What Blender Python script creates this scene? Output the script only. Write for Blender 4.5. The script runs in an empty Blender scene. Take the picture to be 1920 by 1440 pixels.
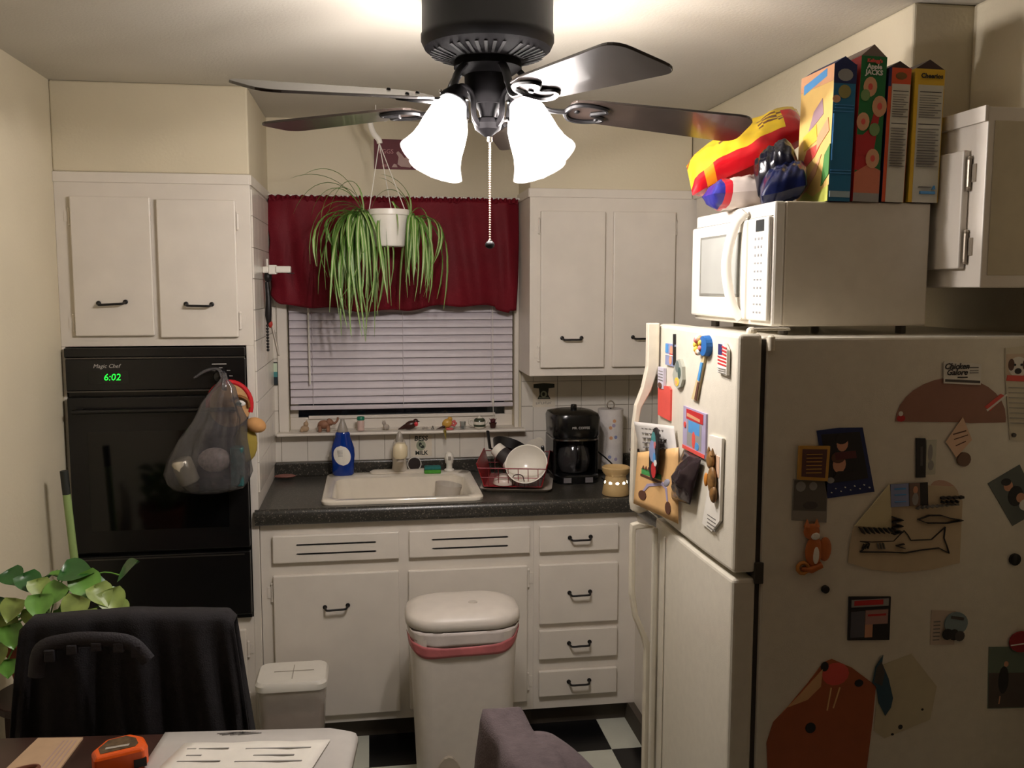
import bpy, math, random
from mathutils import Vector, Matrix
random.seed(7)
R = math.radians
SC = bpy.context.scene
C = SC.collection
# ------------------------------------------------------------------ camera
CAM = Vector((0.4175, -4.0914, 1.7533)); YAW, PITCH, ROLL, FPX = .1518, .1045, .0011, 1740.9
fw = Vector((math.sin(YAW)*math.cos(PITCH), math.cos(YAW)*math.cos(PITCH), -math.sin(PITCH)))
rt = Vector((math.cos(YAW), -math.sin(YAW), 0)); up = rt.cross(fw)
r2 = math.cos(ROLL)*rt + math.sin(ROLL)*up; u2 = -math.sin(ROLL)*rt + math.cos(ROLL)*up
cd = bpy.data.cameras.new('camera'); cam = bpy.data.objects.new('camera', cd); C.objects.link(cam)
cam.matrix_world = Matrix(((r2.x, u2.x, -fw.x, CAM.x), (r2.y, u2.y, -fw.y, CAM.y), (r2.z, u2.z, -fw.z, CAM.z), (0, 0, 0, 1)))
cd.sensor_width = 36; cd.lens = FPX/1920*36; cd.clip_start = .02
SC.camera = cam
# ------------------------------------------------------------------ world, exposure (night: the fan's bulbs light the room)
W = bpy.data.worlds.new('night'); SC.world = W; W.use_nodes = True
W.node_tree.nodes['Background'].inputs[0].default_value = (.02, .02, .025, 1)
W.node_tree.nodes['Background'].inputs[1].default_value = .02
SC.view_settings.view_transform = 'Standard'; SC.view_settings.look = 'None'
SC.view_settings.exposure = 1.98; SC.view_settings.gamma = 1; SC.view_settings.use_curve_mapping = False
BULB = 115.0; GLASS_GLOW = .25
try:
    SC.cycles.use_denoising = True; SC.cycles.use_light_tree = False; SC.cycles.max_bounces = 5; SC.cycles.diffuse_bounces = 4; SC.cycles.glossy_bounces = 3; SC.cycles.transmission_bounces = 4; SC.cycles.transparent_max_bounces = 8; SC.cycles.use_adaptive_sampling = True; SC.cycles.adaptive_threshold = .04; SC.cycles.caustics_reflective = False; SC.cycles.caustics_refractive = False
    SC.cycles.sample_clamp_indirect = 4
except Exception: pass
# ------------------------------------------------------------------ materials
def lin(c): return tuple(((v/255)/12.92 if v/255 <= .04045 else ((v/255+.055)/1.055)**2.4) for v in c)
MATS = {}
def mat(name, rgb, rough=.5, metal=0, var=.05, scale=25, bump=0, bscale=None, emit=0, trans=0, spec=.5, clear=0, coat=0):
    if name in MATS: return MATS[name]
    m = bpy.data.materials.new(name); m.use_nodes = True; nt = m.node_tree; b = nt.nodes['Principled BSDF']
    c = lin(rgb)
    tc = nt.nodes.new('ShaderNodeTexCoord'); nz = nt.nodes.new('ShaderNodeTexNoise'); nz.inputs['Scale'].default_value = scale; nz.inputs['Detail'].default_value = 2
    nt.links.new(tc.outputs['Object'], nz.inputs['Vector'])
    rp = nt.nodes.new('ShaderNodeValToRGB')
    rp.color_ramp.elements[0].position = .3; rp.color_ramp.elements[1].position = .7
    rp.color_ramp.elements[0].color = tuple(max(0, v*(1-var)) for v in c)+(1,)
    rp.color_ramp.elements[1].color = tuple(min(1, v*(1+var)) for v in c)+(1,)
    nt.links.new(nz.outputs['Fac'], rp.inputs['Fac']); nt.links.new(rp.outputs['Color'], b.inputs['Base Color'])
    b.inputs['Roughness'].default_value = rough; b.inputs['Metallic'].default_value = metal
    b.inputs['Specular IOR Level'].default_value = spec; b.inputs['Coat Weight'].default_value = coat
    b.inputs['Transmission Weight'].default_value = trans
    if emit:
        b.inputs['Emission Color'].default_value = c+(1,); b.inputs['Emission Strength'].default_value = emit
    if bump:
        n2 = nt.nodes.new('ShaderNodeTexNoise'); n2.inputs['Scale'].default_value = bscale or scale*6; n2.inputs['Detail'].default_value = 2
        nt.links.new(tc.outputs['Object'], n2.inputs['Vector'])
        bp = nt.nodes.new('ShaderNodeBump'); bp.inputs['Strength'].default_value = bump; bp.inputs['Distance'].default_value = .004
        nt.links.new(n2.outputs['Fac'], bp.inputs['Height']); nt.links.new(bp.outputs['Normal'], b.inputs['Normal'])
    if clear:
        out = nt.nodes['Material Output']; mx = nt.nodes.new('ShaderNodeMixShader'); tr = nt.nodes.new('ShaderNodeBsdfTransparent')
        mx.inputs[0].default_value = clear
        nt.links.new(b.outputs[0], mx.inputs[1]); nt.links.new(tr.outputs[0], mx.inputs[2]); nt.links.new(mx.outputs[0], out.inputs[0])
    MATS[name] = m; return m
def speckle(name, base, spots, scale, rough=.35):
    if name in MATS: return MATS[name]
    m = mat(name, base, rough); nt = m.node_tree; b = nt.nodes['Principled BSDF']
    tc = nt.nodes['Texture Coordinate']; src = b.inputs['Base Color'].links[0].from_socket
    for i, (col, th) in enumerate(spots):
        v = nt.nodes.new('ShaderNodeTexNoise'); v.inputs['Scale'].default_value = scale*(1+.7*i); v.inputs['Detail'].default_value = 2
        nt.links.new(tc.outputs['Object'], v.inputs['Vector'])
        r = nt.nodes.new('ShaderNodeValToRGB'); r.color_ramp.elements[0].position = th; r.color_ramp.elements[1].position = th+.05
        nt.links.new(v.outputs['Fac'], r.inputs['Fac'])
        mx = nt.nodes.new('ShaderNodeMixRGB'); mx.inputs[2].default_value = lin(col)+(1,)
        nt.links.new(r.outputs['Color'], mx.inputs[0]); nt.links.new(src, mx.inputs[1]); src = mx.outputs[0]
    nt.links.new(src, b.inputs['Base Color']); return m
PAINT = mat('cabinet_paint', (222, 215, 204), .42, var=.035, scale=9, bump=.08, bscale=60)
WALL = mat('wall_paint', (214, 204, 178), .75, var=.03, scale=3, bump=.15, bscale=90)
CEIL = mat('ceiling_paint', (198, 193, 181), .85, var=.03, scale=3, bump=.2, bscale=120)
TILE = mat('wall_tile_glaze', (226, 220, 209), .22, var=.03, scale=6, bump=.03)
GROUT = mat('grout', (168, 158, 144), .9)
BRASS = mat('hinge_metal', (170, 160, 145), .4, .6)
BLK = mat('black_iron', (26, 23, 22), .45, .3)
WHITE = mat('white_plastic', (228, 224, 214), .35, var=.02)
CREAM = mat('cream_plastic', (226, 212, 178), .35, var=.02)
PAPER = mat('paper', (228, 224, 214), .8, var=.03)
INK = mat('ink', (45, 42, 42), .7)
GREYINK = mat('grey_ink', (120, 116, 112), .7)
CHROME = mat('chrome', (200, 198, 195), .15, 1, var=.01)
# ------------------------------------------------------------------ mesh builder
OFF = {}
class MB:
    def __init__(s): s.v = []; s.f = []; s.m = []
    def add(s, vs, fs, m=0):
        n = len(s.v); s.v += [tuple(p) for p in vs]; s.f += [tuple(i+n for i in f) for f in fs]; s.m += [m]*len(fs); return s
    def box(s, x0, x1, y0, y1, z0, z1, m=0):
        return s.add([(x0,y0,z0),(x1,y0,z0),(x1,y1,z0),(x0,y1,z0),(x0,y0,z1),(x1,y0,z1),(x1,y1,z1),(x0,y1,z1)],
                     [(0,3,2,1),(4,5,6,7),(0,1,5,4),(1,2,6,5),(2,3,7,6),(3,0,4,7)], m)
    def prism(s, pts0, pts1, m=0, cap=True):
        n = len(pts0); fs = [(i, (i+1) % n, (i+1) % n+n, i+n) for i in range(n)]
        if cap: fs += [tuple(range(n-1, -1, -1)), tuple(range(n, 2*n))]
        return s.add(list(pts0)+list(pts1), fs, m)
    def loft(s, loops, m=0, cap0=True, cap1=True):
        n = len(loops[0]); vs = []; fs = []
        for l in loops: vs += list(l)
        for k in range(len(loops)-1):
            a = k*n; b = a+n
            fs += [(a+i, a+(i+1) % n, b+(i+1) % n, b+i) for i in range(n)]
        if cap0: fs.append(tuple(range(n-1, -1, -1)))
        if cap1: fs.append(tuple((len(loops)-1)*n+i for i in range(n)))
        return s.add(vs, fs, m)
    def lathe(s, prof, c=(0,0,0), seg=24, m=0, axis=None, sx=1, sy=1, cap0=True, cap1=True, wob=None):
        Rm = Matrix.Identity(3)
        if axis is not None: Rm = Vector((0,0,1)).rotation_difference(Vector(axis)).to_matrix()
        loops = []
        for (r, z) in prof:
            l = []
            for i in range(seg):
                a = 2*math.pi*i/seg; k = 1 if wob is None else wob(a, z)
                l.append(Vector(c)+Rm @ Vector((r*k*math.cos(a)*sx, r*k*math.sin(a)*sy, z)))
            loops.append(l)
        return s.loft(loops, m, cap0, cap1)
    def tube(s, path, r, seg=8, m=0, closed=False, flat=1):
        P = [Vector(p) for p in path]; n = len(P); loops = []; ref = None
        for i, p in enumerate(P):
            if closed: d = P[(i+1) % n]-P[i-1]
            else: d = P[min(i+1, n-1)]-P[max(i-1, 0)]
            d.normalize()
            if ref is None:
                ref = Vector((0,0,1)) if abs(d.z) < .9 else Vector((1,0,0))
            a = d.cross(ref); a.normalize(); b = a.cross(d); ref = b
            rr = r[i] if isinstance(r, (list, tuple)) else r
            loops.append([p+a*rr*math.cos(2*math.pi*k/seg)+b*rr*flat*math.sin(2*math.pi*k/seg) for k in range(seg)])
        if closed: loops.append(loops[0]); return s.loft(loops, m, False, False)
        return s.loft(loops, m)
    def grid(s, nu, nv, fn, m=0, mf=None):
        vs = [fn(i/nu, j/nv) for j in range(nv+1) for i in range(nu+1)]
        fs = []; ms = []
        for j in range(nv):
            for i in range(nu):
                a = j*(nu+1)+i; fs.append((a, a+1, a+nu+2, a+nu+1)); ms.append(mf(i/nu, j/nv) if mf else m)
        n = len(s.v); s.v += [tuple(p) for p in vs]; s.f += [tuple(k+n for k in f) for f in fs]; s.m += ms; return s
    def sphere(s, c, r, m=0, seg=14, rings=8, sc=(1,1,1), rot=None):
        pr = [(math.sin(math.pi*(k+.02*(k==0)-.02*(k==rings))/rings)*r, -math.cos(math.pi*k/rings)*r) for k in range(rings+1)]
        Rm = rot or Matrix.Identity(3); loops = []
        for (q, z) in pr:
            loops.append([Vector(c)+Rm @ Vector((q*math.cos(2*math.pi*i/seg)*sc[0], q*math.sin(2*math.pi*i/seg)*sc[1], z*sc[2])) for i in range(seg)])
        return s.loft(loops, m)
    def xf(s, M):
        s.v = [tuple(M @ Vector(p)) for p in s.v]; return s
    def mesh(s, name, mats, smooth=None):
        me = bpy.data.meshes.new(name); me.from_pydata(s.v, [], s.f); me.validate()
        for m in (mats if isinstance(mats, (list, tuple)) else [mats]): me.materials.append(m)
        if len(me.polygons) == len(s.m): me.polygons.foreach_set('material_index', s.m)
        if smooth is not None:
            me.polygons.foreach_set('use_smooth', [True]*len(me.polygons)); me.set_sharp_from_angle(angle=R(smooth))
        me.update(); return me
    def build(s, name, mats, parent=None, smooth=None, bevel=0, solid=0, seg=2):
        if parent is None:
            xs = list(zip(*s.v)); o0 = Vector(((min(xs[0])+max(xs[0]))/2, (min(xs[1])+max(xs[1]))/2, min(xs[2])))
        else: o0 = OFF[parent.name]
        s.v = [(p[0]-o0.x, p[1]-o0.y, p[2]-o0.z) for p in s.v]
        o = bpy.data.objects.new(name, s.mesh(name, mats, smooth)); C.objects.link(o)
        if parent is None: o.location = o0
        else: o.parent = parent
        OFF[o.name] = o0.copy()
        if solid:
            q = o.modifiers.new('thickness', 'SOLIDIFY'); q.thickness = solid; q.offset = 0
        if bevel:
            q = o.modifiers.new('bevel', 'BEVEL'); q.width = bevel; q.segments = seg; q.limit_method = 'ANGLE'; q.angle_limit = R(40)
        return o
def box(name, m, parent, x0, x1, y0, y1, z0, z1, bevel=0):
    return MB().box(x0, x1, y0, y1, z0, z1).build(name, m, parent, bevel=bevel)
def thing(name, label, cat, loc=(0,0,0), group=None):
    o = bpy.data.objects.new(name, None); o.empty_display_size = .05; C.objects.link(o); o.location = loc
    o['label'] = label; o['category'] = cat
    if group: o['group'] = group
    OFF[o.name] = Vector(loc); return o
def tag(o, label, cat, group=None):
    o['label'] = label; o['category'] = cat
    if group: o['group'] = group
    return o
def struct(o): o['kind'] = 'structure'; return o
def share(src, name, parent, loc):
    o = bpy.data.objects.new(name, src); C.objects.link(o); o.parent = parent; o.location = Vector(loc)-OFF[parent.name]; OFF[o.name] = OFF[parent.name]; return o
def rr(cx, cy, w, d, r, z, n=4):
    out = []
    for (sx, sy, a0) in ((1,1,0), (-1,1,90), (-1,-1,180), (1,-1,270)):
        for k in range(n+1):
            a = R(a0+90*k/n); out.append((cx+sx*(w/2-r)+r*math.cos(a), cy+sy*(d/2-r)+r*math.sin(a), z))
    return out
def bez(p0, p1, p2, p3, n):
    out = []
    for i in range(n+1):
        t = i/n; out.append(Vector(p0)*(1-t)**3+Vector(p1)*3*t*(1-t)**2+Vector(p2)*3*t*t*(1-t)+Vector(p3)*t**3)
    return out
def spline(pts, n=6):
    P = [Vector(p) for p in pts]; out = []
    for i in range(len(P)-1):
        a = P[max(i-1, 0)]; b = P[i]; c = P[i+1]; d = P[min(i+2, len(P)-1)]
        for k in range(n):
            t = k/n; out.append(.5*((2*b)+(c-a)*t+(2*a-5*b+4*c-d)*t*t+(3*b-a-3*c+d)*t**3))
    out.append(P[-1]); return out
def text(name, body, size, loc, mats, parent, plane='S', rot=0, align='CENTER', shear=0, ext=.0003, bold=0):
    cu = bpy.data.curves.new(name, 'FONT'); cu.body = body; cu.size = size; cu.align_x = align; cu.align_y = 'CENTER'; cu.extrude = ext; cu.shear = shear; cu.resolution_u = 2; cu.offset = bold
    t = bpy.data.objects.new(name+'_tmp', cu); C.objects.link(t)
    dg = bpy.context.evaluated_depsgraph_get(); me = bpy.data.meshes.new_from_object(t.evaluated_get(dg)); bpy.data.objects.remove(t)
    me.materials.clear(); me.materials.append(mats)
    X, Y, Z = {'S': ((1,0,0),(0,0,1),(0,-1,0)), 'F': ((0,-1,0),(0,0,1),(-1,0,0)), 'T': ((1,0,0),(0,1,0),(0,0,1))}[plane]
    M = Matrix((( X[0], Y[0], Z[0]), (X[1], Y[1], Z[1]), (X[2], Y[2], Z[2]))) @ Matrix.Rotation(rot, 3, 'Z')
    o0 = OFF[parent.name]
    for v in me.vertices: v.co = M @ v.co+Vector(loc)-o0
    o = bpy.data.objects.new(name, me); C.objects.link(o); o.parent = parent; OFF[o.name] = o0; return o
# flat things on a plane: F = fridge door (x const), S = facing the camera (y const), T = table top (z const)
def pmap(plane, base):
    if plane == 'F': return lambda u, v, d=0: (base-d, u, v)
    if plane == 'S': return lambda u, v, d=0: (u, base-d, v)
    return lambda u, v, d=0: (u, v, base+d)
def sheet(name, label, cat, plane, base, poly, m, th=.0016, prints=(), group=None, sub='print', curl=0):
    f = pmap(plane, base); cu = sum(p[0] for p in poly)/len(poly); cv = sum(p[1] for p in poly)/len(poly)
    ang = sum(poly[i-1][0]*poly[i][1]-poly[i][0]*poly[i-1][1] for i in range(len(poly)))
    if not prints:
        o = MB().prism([f(u, v, .0002) for u, v in poly], [f(u, v, th) for u, v in poly]).build(name, m); tag(o, label, cat, group); return o
    root = thing(name, label, cat, f(cu, cv, 0), group)
    MB().prism([f(u, v, .0002) for u, v in poly], [f(u, v, th) for u, v in poly]).build('sheet', m, root)
    ms = []; b = MB()
    for i, (pl, pm) in enumerate(prints):
        if pm not in ms: ms.append(pm)
        d = th+.0003+.00025*i
        b.prism([f(u, v, th-.0002) for u, v in pl], [f(u, v, d) for u, v in pl], ms.index(pm))
    b.build(sub, ms, root); return root
def rect(u0, u1, v0, v1): return [(u0, v0), (u1, v0), (u1, v1), (u0, v1)]
def ell(cu, cv, a, b, n=14, rot=0):
    return [(cu+a*math.cos(t)*math.cos(rot)-b*math.sin(t)*math.sin(rot), cv+a*math.cos(t)*math.sin(rot)+b*math.sin(t)*math.cos(rot)) for t in [2*math.pi*i/n for i in range(n)]]
def line(u0, v0, u1, v1, w):
    d = Vector((u1-u0, v1-v0)); L = d.length or 1; n = Vector((-d.y, d.x))/L*w/2
    return [(u0-n.x, v0-n.y), (u1-n.x, v1-n.y), (u1+n.x, v1+n.y), (u0+n.x, v0+n.y)]
def quadmap(q):   # unit square -> quad (a b c d = bl br tr tl)
    a, b, c, d = [Vector(p) for p in q]
    return lambda s, t: tuple((a*(1-s)+b*s)*(1-t)+(d*(1-s)+c*s)*t)
def qrect(f, s0, s1, t0, t1): return [f(s0, t0), f(s1, t0), f(s1, t1), f(s0, t1)]
#PART2
# ================================================================== THE ROOM
ZC, XL, XW, XR, YU, YT, ZTR = 2.457, -.66, 2.1, 1.76, -.294, -.6175, 2.15
YB = -6.6; XC = 1.774
# floor: base + checkerboard vinyl tiles
TS = .3048; TX, TY = 1.3053, -.8133
fm = bpy.data.materials.new('vinyl_checker'); fm.use_nodes = True; nt = fm.node_tree; b = nt.nodes['Principled BSDF']; b.inputs['Roughness'].default_value = .3
tc = nt.nodes.new('ShaderNodeTexCoord'); mp = nt.nodes.new('ShaderNodeMapping'); ck = nt.nodes.new('ShaderNodeTexChecker')
ck.inputs['Scale'].default_value = 1/TS; ck.inputs['Color2'].default_value = lin((196, 198, 184))+(1,); ck.inputs['Color1'].default_value = lin((16, 16, 18))+(1,)
nt.links.new(tc.outputs['Object'], mp.inputs[0]); nt.links.new(mp.outputs[0], ck.inputs[0]); nt.links.new(ck.outputs[0], b.inputs['Base Color'])
floor = struct(MB().box(XL-.1, XW+.1, YB-.1, .1, -.1, -.003).build('floor', fm))
TW = mat('vinyl_white', (200, 202, 188), .28, var=.05, scale=8, bump=.03); TK = mat('vinyl_black', (15, 15, 17), .25, var=.1, scale=8, bump=.03)
tile_me = [MB().box(-TS/2+.0006, TS/2-.0006, -TS/2+.0006, TS/2-.0006, -.003, 0).mesh('floor_tile', m) for m in (TW, TK)]
for i in range(-8, 4):
    for j in range(-8, 2):
        x0 = TX+i*TS-TS/2; y0 = TY+j*TS+TS/2
        if x0-TS/2 < XL-.25 or y0 > 0: continue
        share(tile_me[(i+j) % 2 == 0], 'floor_tile', floor, (x0, y0, 0))
struct(MB().box(XL-.1, XW+.1, YB-.1, .15, ZC, ZC+.1).build('ceiling', CEIL))
struct(MB().box(XL-.1, XL, -2.6, .15, 0, ZC).build('wall_left', WALL))
struct(MB().box(XW, XW+.1, -2.6, .15, 0, ZC).build('wall_right', WALL))
REAR = mat('unseen_wall_tone', (150, 124, 98), .6, var=.2, scale=4)  # unseen dining walls; invented brown finish that limits bounced fill light
struct(MB().box(XL-.1, XL, YB, -2.6, 0, ZC).build('wall_dining_left', REAR)); struct(MB().box(XW, XW+.1, YB, -2.6, 0, ZC).build('wall_dining_right', REAR))
struct(MB().box(XL, XW, YB-.1, YB, 0, ZC).build('wall_rear', REAR))
# back wall with the window opening
WX0, WX1, WZ0, WZ1 = .066, 1.053, 1.125, 2.07
wb = MB(); wb.box(XL, WX0, 0, .12, 0, ZC); wb.box(WX1, XW, 0, .12, 0, ZC); wb.box(WX0, WX1, 0, .12, 0, WZ0); wb.box(WX0, WX1, 0, .12, WZ1, ZC)
wall_back = struct(wb.build('wall_back', WALL))
# soffits flush with the cabinet fronts
struct(MB().box(XL, 0, YT, 0, ZTR, ZC).build('wall_soffit_left', WALL, bevel=.006))
struct(MB().box(1.072, XR, YU, 0, ZTR, ZC).build('wall_soffit_back', WALL, bevel=.006))
struct(MB().box(XR+.004, XW, -1.88, 0, ZTR, ZC).box(1.925, XW, -2.12, -1.88, ZTR, ZC).build('wall_soffit_right', WALL, bevel=.008, seg=3))
tr = [(XL, 0, YT-.008, YT, 2.113, 2.148), (1.068, XR, YU-.008, YU, 2.118, 2.153), (XC-.008, XC, -2.175, YU-.008, 2.118, 2.153)]
for k, t in enumerate(tr): struct(MB().box(*t).build('trim_%d' % (k+1), PAINT, bevel=.002))
struct(MB().box(-.0, .006, YT, 0, 2.113, 2.148).build('trim_4', PAINT))
struct(MB().box(1.066, 1.072, YU, 0, 2.118, 2.153).build('trim_5', PAINT))
struct(MB().box(XL, XL+.012, -3.9, -.63, 0, .09).build('baseboard_left', PAINT, bevel=.003))
# wall tiles: back wall (behind the counter) and the side of the oven tower
tw, th_ = .1108, .1125
def tile_mesh(w, h, plane):
    b = MB()
    if plane == 'S': b.box(0, w, -.006, 0, 0, h)
    else: b.box(0, .006, 0, w, 0, h)
    return b.mesh('wall_tile', TILE)
cache = {}
def put_tile(plane, u0, u1, z0, z1, parent):
    w, h = round(u1-u0-.0022, 4), round(z1-z0-.0022, 4)
    if w < .008 or h < .008: return
    k = (plane, w, h)
    if k not in cache: cache[k] = tile_mesh(w, h, plane)
    loc = (u0+.0011, -.0005, z0+.0011) if plane == 'S' else (.0005, u0+.0011, z0+.0011)
    share(cache[k], 'wall_tile', parent, loc)
grb = struct(MB().box(0, WX0-.04, -.0015, 0, .99, 2.1).box(WX0-.04, 1.085, -.0015, 0, .99, 1.105).box(1.085, XW, -.0015, 0, .99, 1.45).build('trim_grout_back', GROUT))
z = .993
while z < 2.1:
    z1 = min(z+th_, 2.1); u = .031-tw
    k = 0
    while u < XW:
        a, b2 = max(u, 0.002), min(u+tw, XW)
        u += tw
        if z > 1.10 and a < 1.085 and b2 > .026:
            if a < .026: b2 = .024
            elif b2 > 1.085: a = 1.085
            else: continue
        if z > 1.10 and a > 1.0 and z >= 1.44: continue
        if z < 1.1 and z1 > 1.10: put_tile('S', a, b2, z, 1.104, wall_back) if a < 1.085 else put_tile('S', a, b2, z, z1, wall_back)
        else: put_tile('S', a, b2, z, z1, wall_back)
    z = z1
# ================================================================== OVEN TOWER
oc = thing('oven_cabinet', 'tall cream painted cabinet tower with two upper doors around the black wall oven', 'cabinet', (-.33, -.3, 0))
cb = MB(); cb.box(XL, 0, YT, -.002, 1.54, 2.15); cb.box(-.028, 0, YT, -.002, 0, 1.54); cb.box(XL, -.648, YT, -.002, 0, 1.54); cb.box(-.648, -.028, YT, -.002, 0, .522); cb.box(-.648, -.028, -.03, -.002, .522, 1.54)
cb.build('body', PAINT, oc, bevel=.002)
gside = MB().box(0, .0008, YT+.01, -.003, .993, 2.1).build('tile_backing', GROUT, oc)
z = .993
while z < 2.09:
    u = -.003-tw
    while u > YT-tw:
        a, b2 = max(u, YT+.012), u+tw; put_tile('X', a, b2, z, min(z+th_, 2.1), oc); u -= tw
    z += th_
def hinge(parent, x, y, z, h=.05, side=1):
    b = MB(); b.tube([(x, y-.004, z-h/2), (x, y-.004, z+h/2)], .0045, 8); b.box(min(x, x+side*.018), max(x, x+side*.018), y-.0025, y, z-h*.36, z+h*.36)
    b.sphere((x, y-.004, z+h/2+.003), .006, seg=8, rings=4); b.sphere((x, y-.004, z-h/2-.003), .006, seg=8, rings=4)
    return b.build('hinge', PAINT, parent, smooth=40)
def pull(parent, x, y, z, w=.085, rot=0, drop=.0):
    b = MB(); d = .026
    pts = spline([(x-w/2, y, z+.006), (x-w/2+.004, y-d*.7, z+.001), (x-w/2+.012, y-d, z), (x, y-d, z), (x+w/2-.012, y-d, z), (x+w/2-.004, y-d*.7, z+.001), (x+w/2, y, z+.006)], 4)
    if rot: pts = [Vector((p.x, p.y, p.z+(p.x-x)*rot)) for p in pts]
    b.tube(pts, .0042, 8)
    for s in (-1, 1): b.lathe([(.0085, 0), (.0085, .003), (.005, .005)], (x+s*w/2, y, z+.006+rot*s*w/2), 10, axis=(0, -1, 0))
    return b.build('handle', BLK, parent, smooth=50)
def door(parent, name, x0, x1, yf, z0, z1, th=.018):
    return MB().box(x0, x1, yf-th, yf-.0005, z0, z1).build(name, PAINT, parent, bevel=.004)
d = door(oc, 'door', -.606, -.339, YT, 1.578, 2.064); pull(d, -.478, YT-.018, 1.69, .09, .05); hinge(d, -.611, YT, 1.995, side=-1); hinge(d, -.611, YT, 1.625, side=-1)
d = door(oc, 'door', -.319, -.05, YT, 1.571, 2.058); pull(d, -.184, YT-.018, 1.684, .088, -.02); hinge(d, -.045, YT, 1.985); hinge(d, -.045, YT, 1.63)
d = door(oc, 'door', -.62, -.055, YT, .12, .48); hinge(d, -.05, YT, .40); hinge(d, -.05, YT, .2)
# ---- wall oven
OVB = mat('oven_black_enamel', (14, 13, 14), .28, var=.1); OVG = mat('oven_glass', (8, 8, 9), .08, var=.05); OVT = mat('oven_trim', (95, 92, 88), .35, .8)
ov = thing('wall_oven', 'black built-in wall oven with green clock display', 'oven', (-.335, -.35, .53))
ox0, ox1 = -.646, -.03
MB().box(ox0+.004, ox1-.004, -.616, -.05, .53, 1.53).build('cavity_box', OVB, ov)
box('top_vent', OVB, ov, ox0, ox1, YT-.022, YT-.0005, 1.503, 1.536, .003)
cp = box('control_panel', OVB, ov, ox0+.004, ox1, YT-.026, YT-.0005, 1.385, 1.497, .003)
box('chrome_strip', OVT, ov, ox0+.006, ox1-.002, YT-.0285, YT-.002, 1.4975, 1.5025); box('chrome_strip', OVT, ov, ox0+.006, ox1-.002, YT-.0285, YT-.002, 1.3795, 1.3845)
dp = box('clock_display', OVG, cp, -.568, -.43, YT-.0275, YT-.0255, 1.41, 1.455)
GRN = mat('green_led', (30, 255, 60), .5, emit=.45)
text('display_digits', '6:02', .034, (-.487, YT-.0282, 1.432), GRN, cp, 'S', shear=.15)
text('lettering', 'Magic Chef', .02, (-.505, YT-.0265, 1.472), mat('silver_print', (190, 186, 180), .4), cp, 'S', shear=.3)
tk = MB()
for (x, z) in ((-.115, 1.462), (-.088, 1.452), (-.08, 1.432), (-.08, 1.415), (-.14, 1.452)): tk.box(x-.006, x+.006, YT-.0268, YT-.0255, z-.001, z+.001)
tk.box(-.145, -.095, YT-.0268, YT-.0255, 1.474, 1.477); tk.build('dial_mark', mat('silver_print', (190, 186, 180)), cp)
MB().lathe([(.024, 0), (.024, .012), (.019, .022), (.017, .034), (.0, .036)], (-.118, YT-.026, 1.432), 20, axis=(0, -1, 0)).build('knob', OVB, cp, smooth=35)
dr = box('oven_door', OVB, ov, ox0+.006, ox1, YT-.034, YT-.0005, .80, 1.362, .004)
box('door_glass', OVG, dr, ox0+.07, ox1-.07, YT-.0355, YT-.033, .88, 1.24)
hb = MB(); hb.tube([(ox0+.03, YT-.06, 1.315), (ox1-.03, YT-.06, 1.315)], .011, 10, flat=.7)
for x in (ox0+.05, ox1-.05): hb.box(x-.01, x+.01, YT-.06, YT-.034, 1.307, 1.323)
hb.build('door_handle', OVB, dr, smooth=40)
lo = box('broiler_drawer', OVB, ov, ox0+.006, ox1, YT-.034, YT-.0005, .545, .785, .004)
box('drawer_lip', OVT, lo, ox0+.02, ox1-.02, YT-.036, YT-.033, .772, .777)
box('bottom_trim', OVB, ov, ox0+.004, ox1, YT-.02, YT-.0005, .528, .542, .002)
# ================================================================== WALL CABINET right of the window
uc = thing('wall_cabinet', 'cream painted wall cabinet with two doors right of the window', 'cabinet', (1.4, YU/2, 1.38))
MB().box(1.072, XR+.2, YU, -.0075, 1.381, 2.15).build('body', PAINT, uc, bevel=.003)
d = door(uc, 'door', 1.115, 1.387, YU, 1.417, 2.062); pull(d, 1.247, YU-.018, 1.535, .082); hinge(d, 1.11, YU, 2.0, side=-1); hinge(d, 1.11, YU, 1.475, side=-1)
d = door(uc, 'door', 1.422, 1.689, YU, 1.417, 2.063); pull(d, 1.55, YU-.018, 1.537, .082); hinge(d, 1.694, YU, 2.0); hinge(d, 1.694, YU, 1.475)
# ---- cabinet over the fridge
rc = thing('fridge_top_cabinet', 'cream cabinet over the fridge seen from its end behind the cereal boxes', 'cabinet', (1.93, -1.2, 1.752))
MB().box(XC, XW-.001, -2.175, YU-.0205, 1.752, 2.15).build('body', PAINT, rc, bevel=.003)
def sdoor(y0, y1):
    dd = MB().box(XC-.018, XC-.0005, y0, y1, 1.795, 2.063).build('door', PAINT, rc, bevel=.004)
    for z in (1.845, 2.01):
        b = MB(); b.tube([(XC-.006, y0-.006, z-.03), (XC-.006, y0-.006, z+.03)], .005, 8); b.box(XC-.003, XC, y0-.024, y0-.006, z-.02, z+.02)
        b.sphere((XC-.006, y0-.006, z+.034), .006, seg=8, rings=4); b.sphere((XC-.006, y0-.006, z-.034), .006, seg=8, rings=4); b.build('hinge', BRASS, dd, smooth=40)
sdoor(-2.12, -1.72); sdoor(-1.68, -1.28); sdoor(-1.24, -.84)
MB().box(1.79, XW-.02, -2.1765, -2.1748, 1.78, 2.12).build('end_panel', mat('end_panel_paint', (196, 186, 160), .55, var=.04), rc, bevel=.001)
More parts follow.
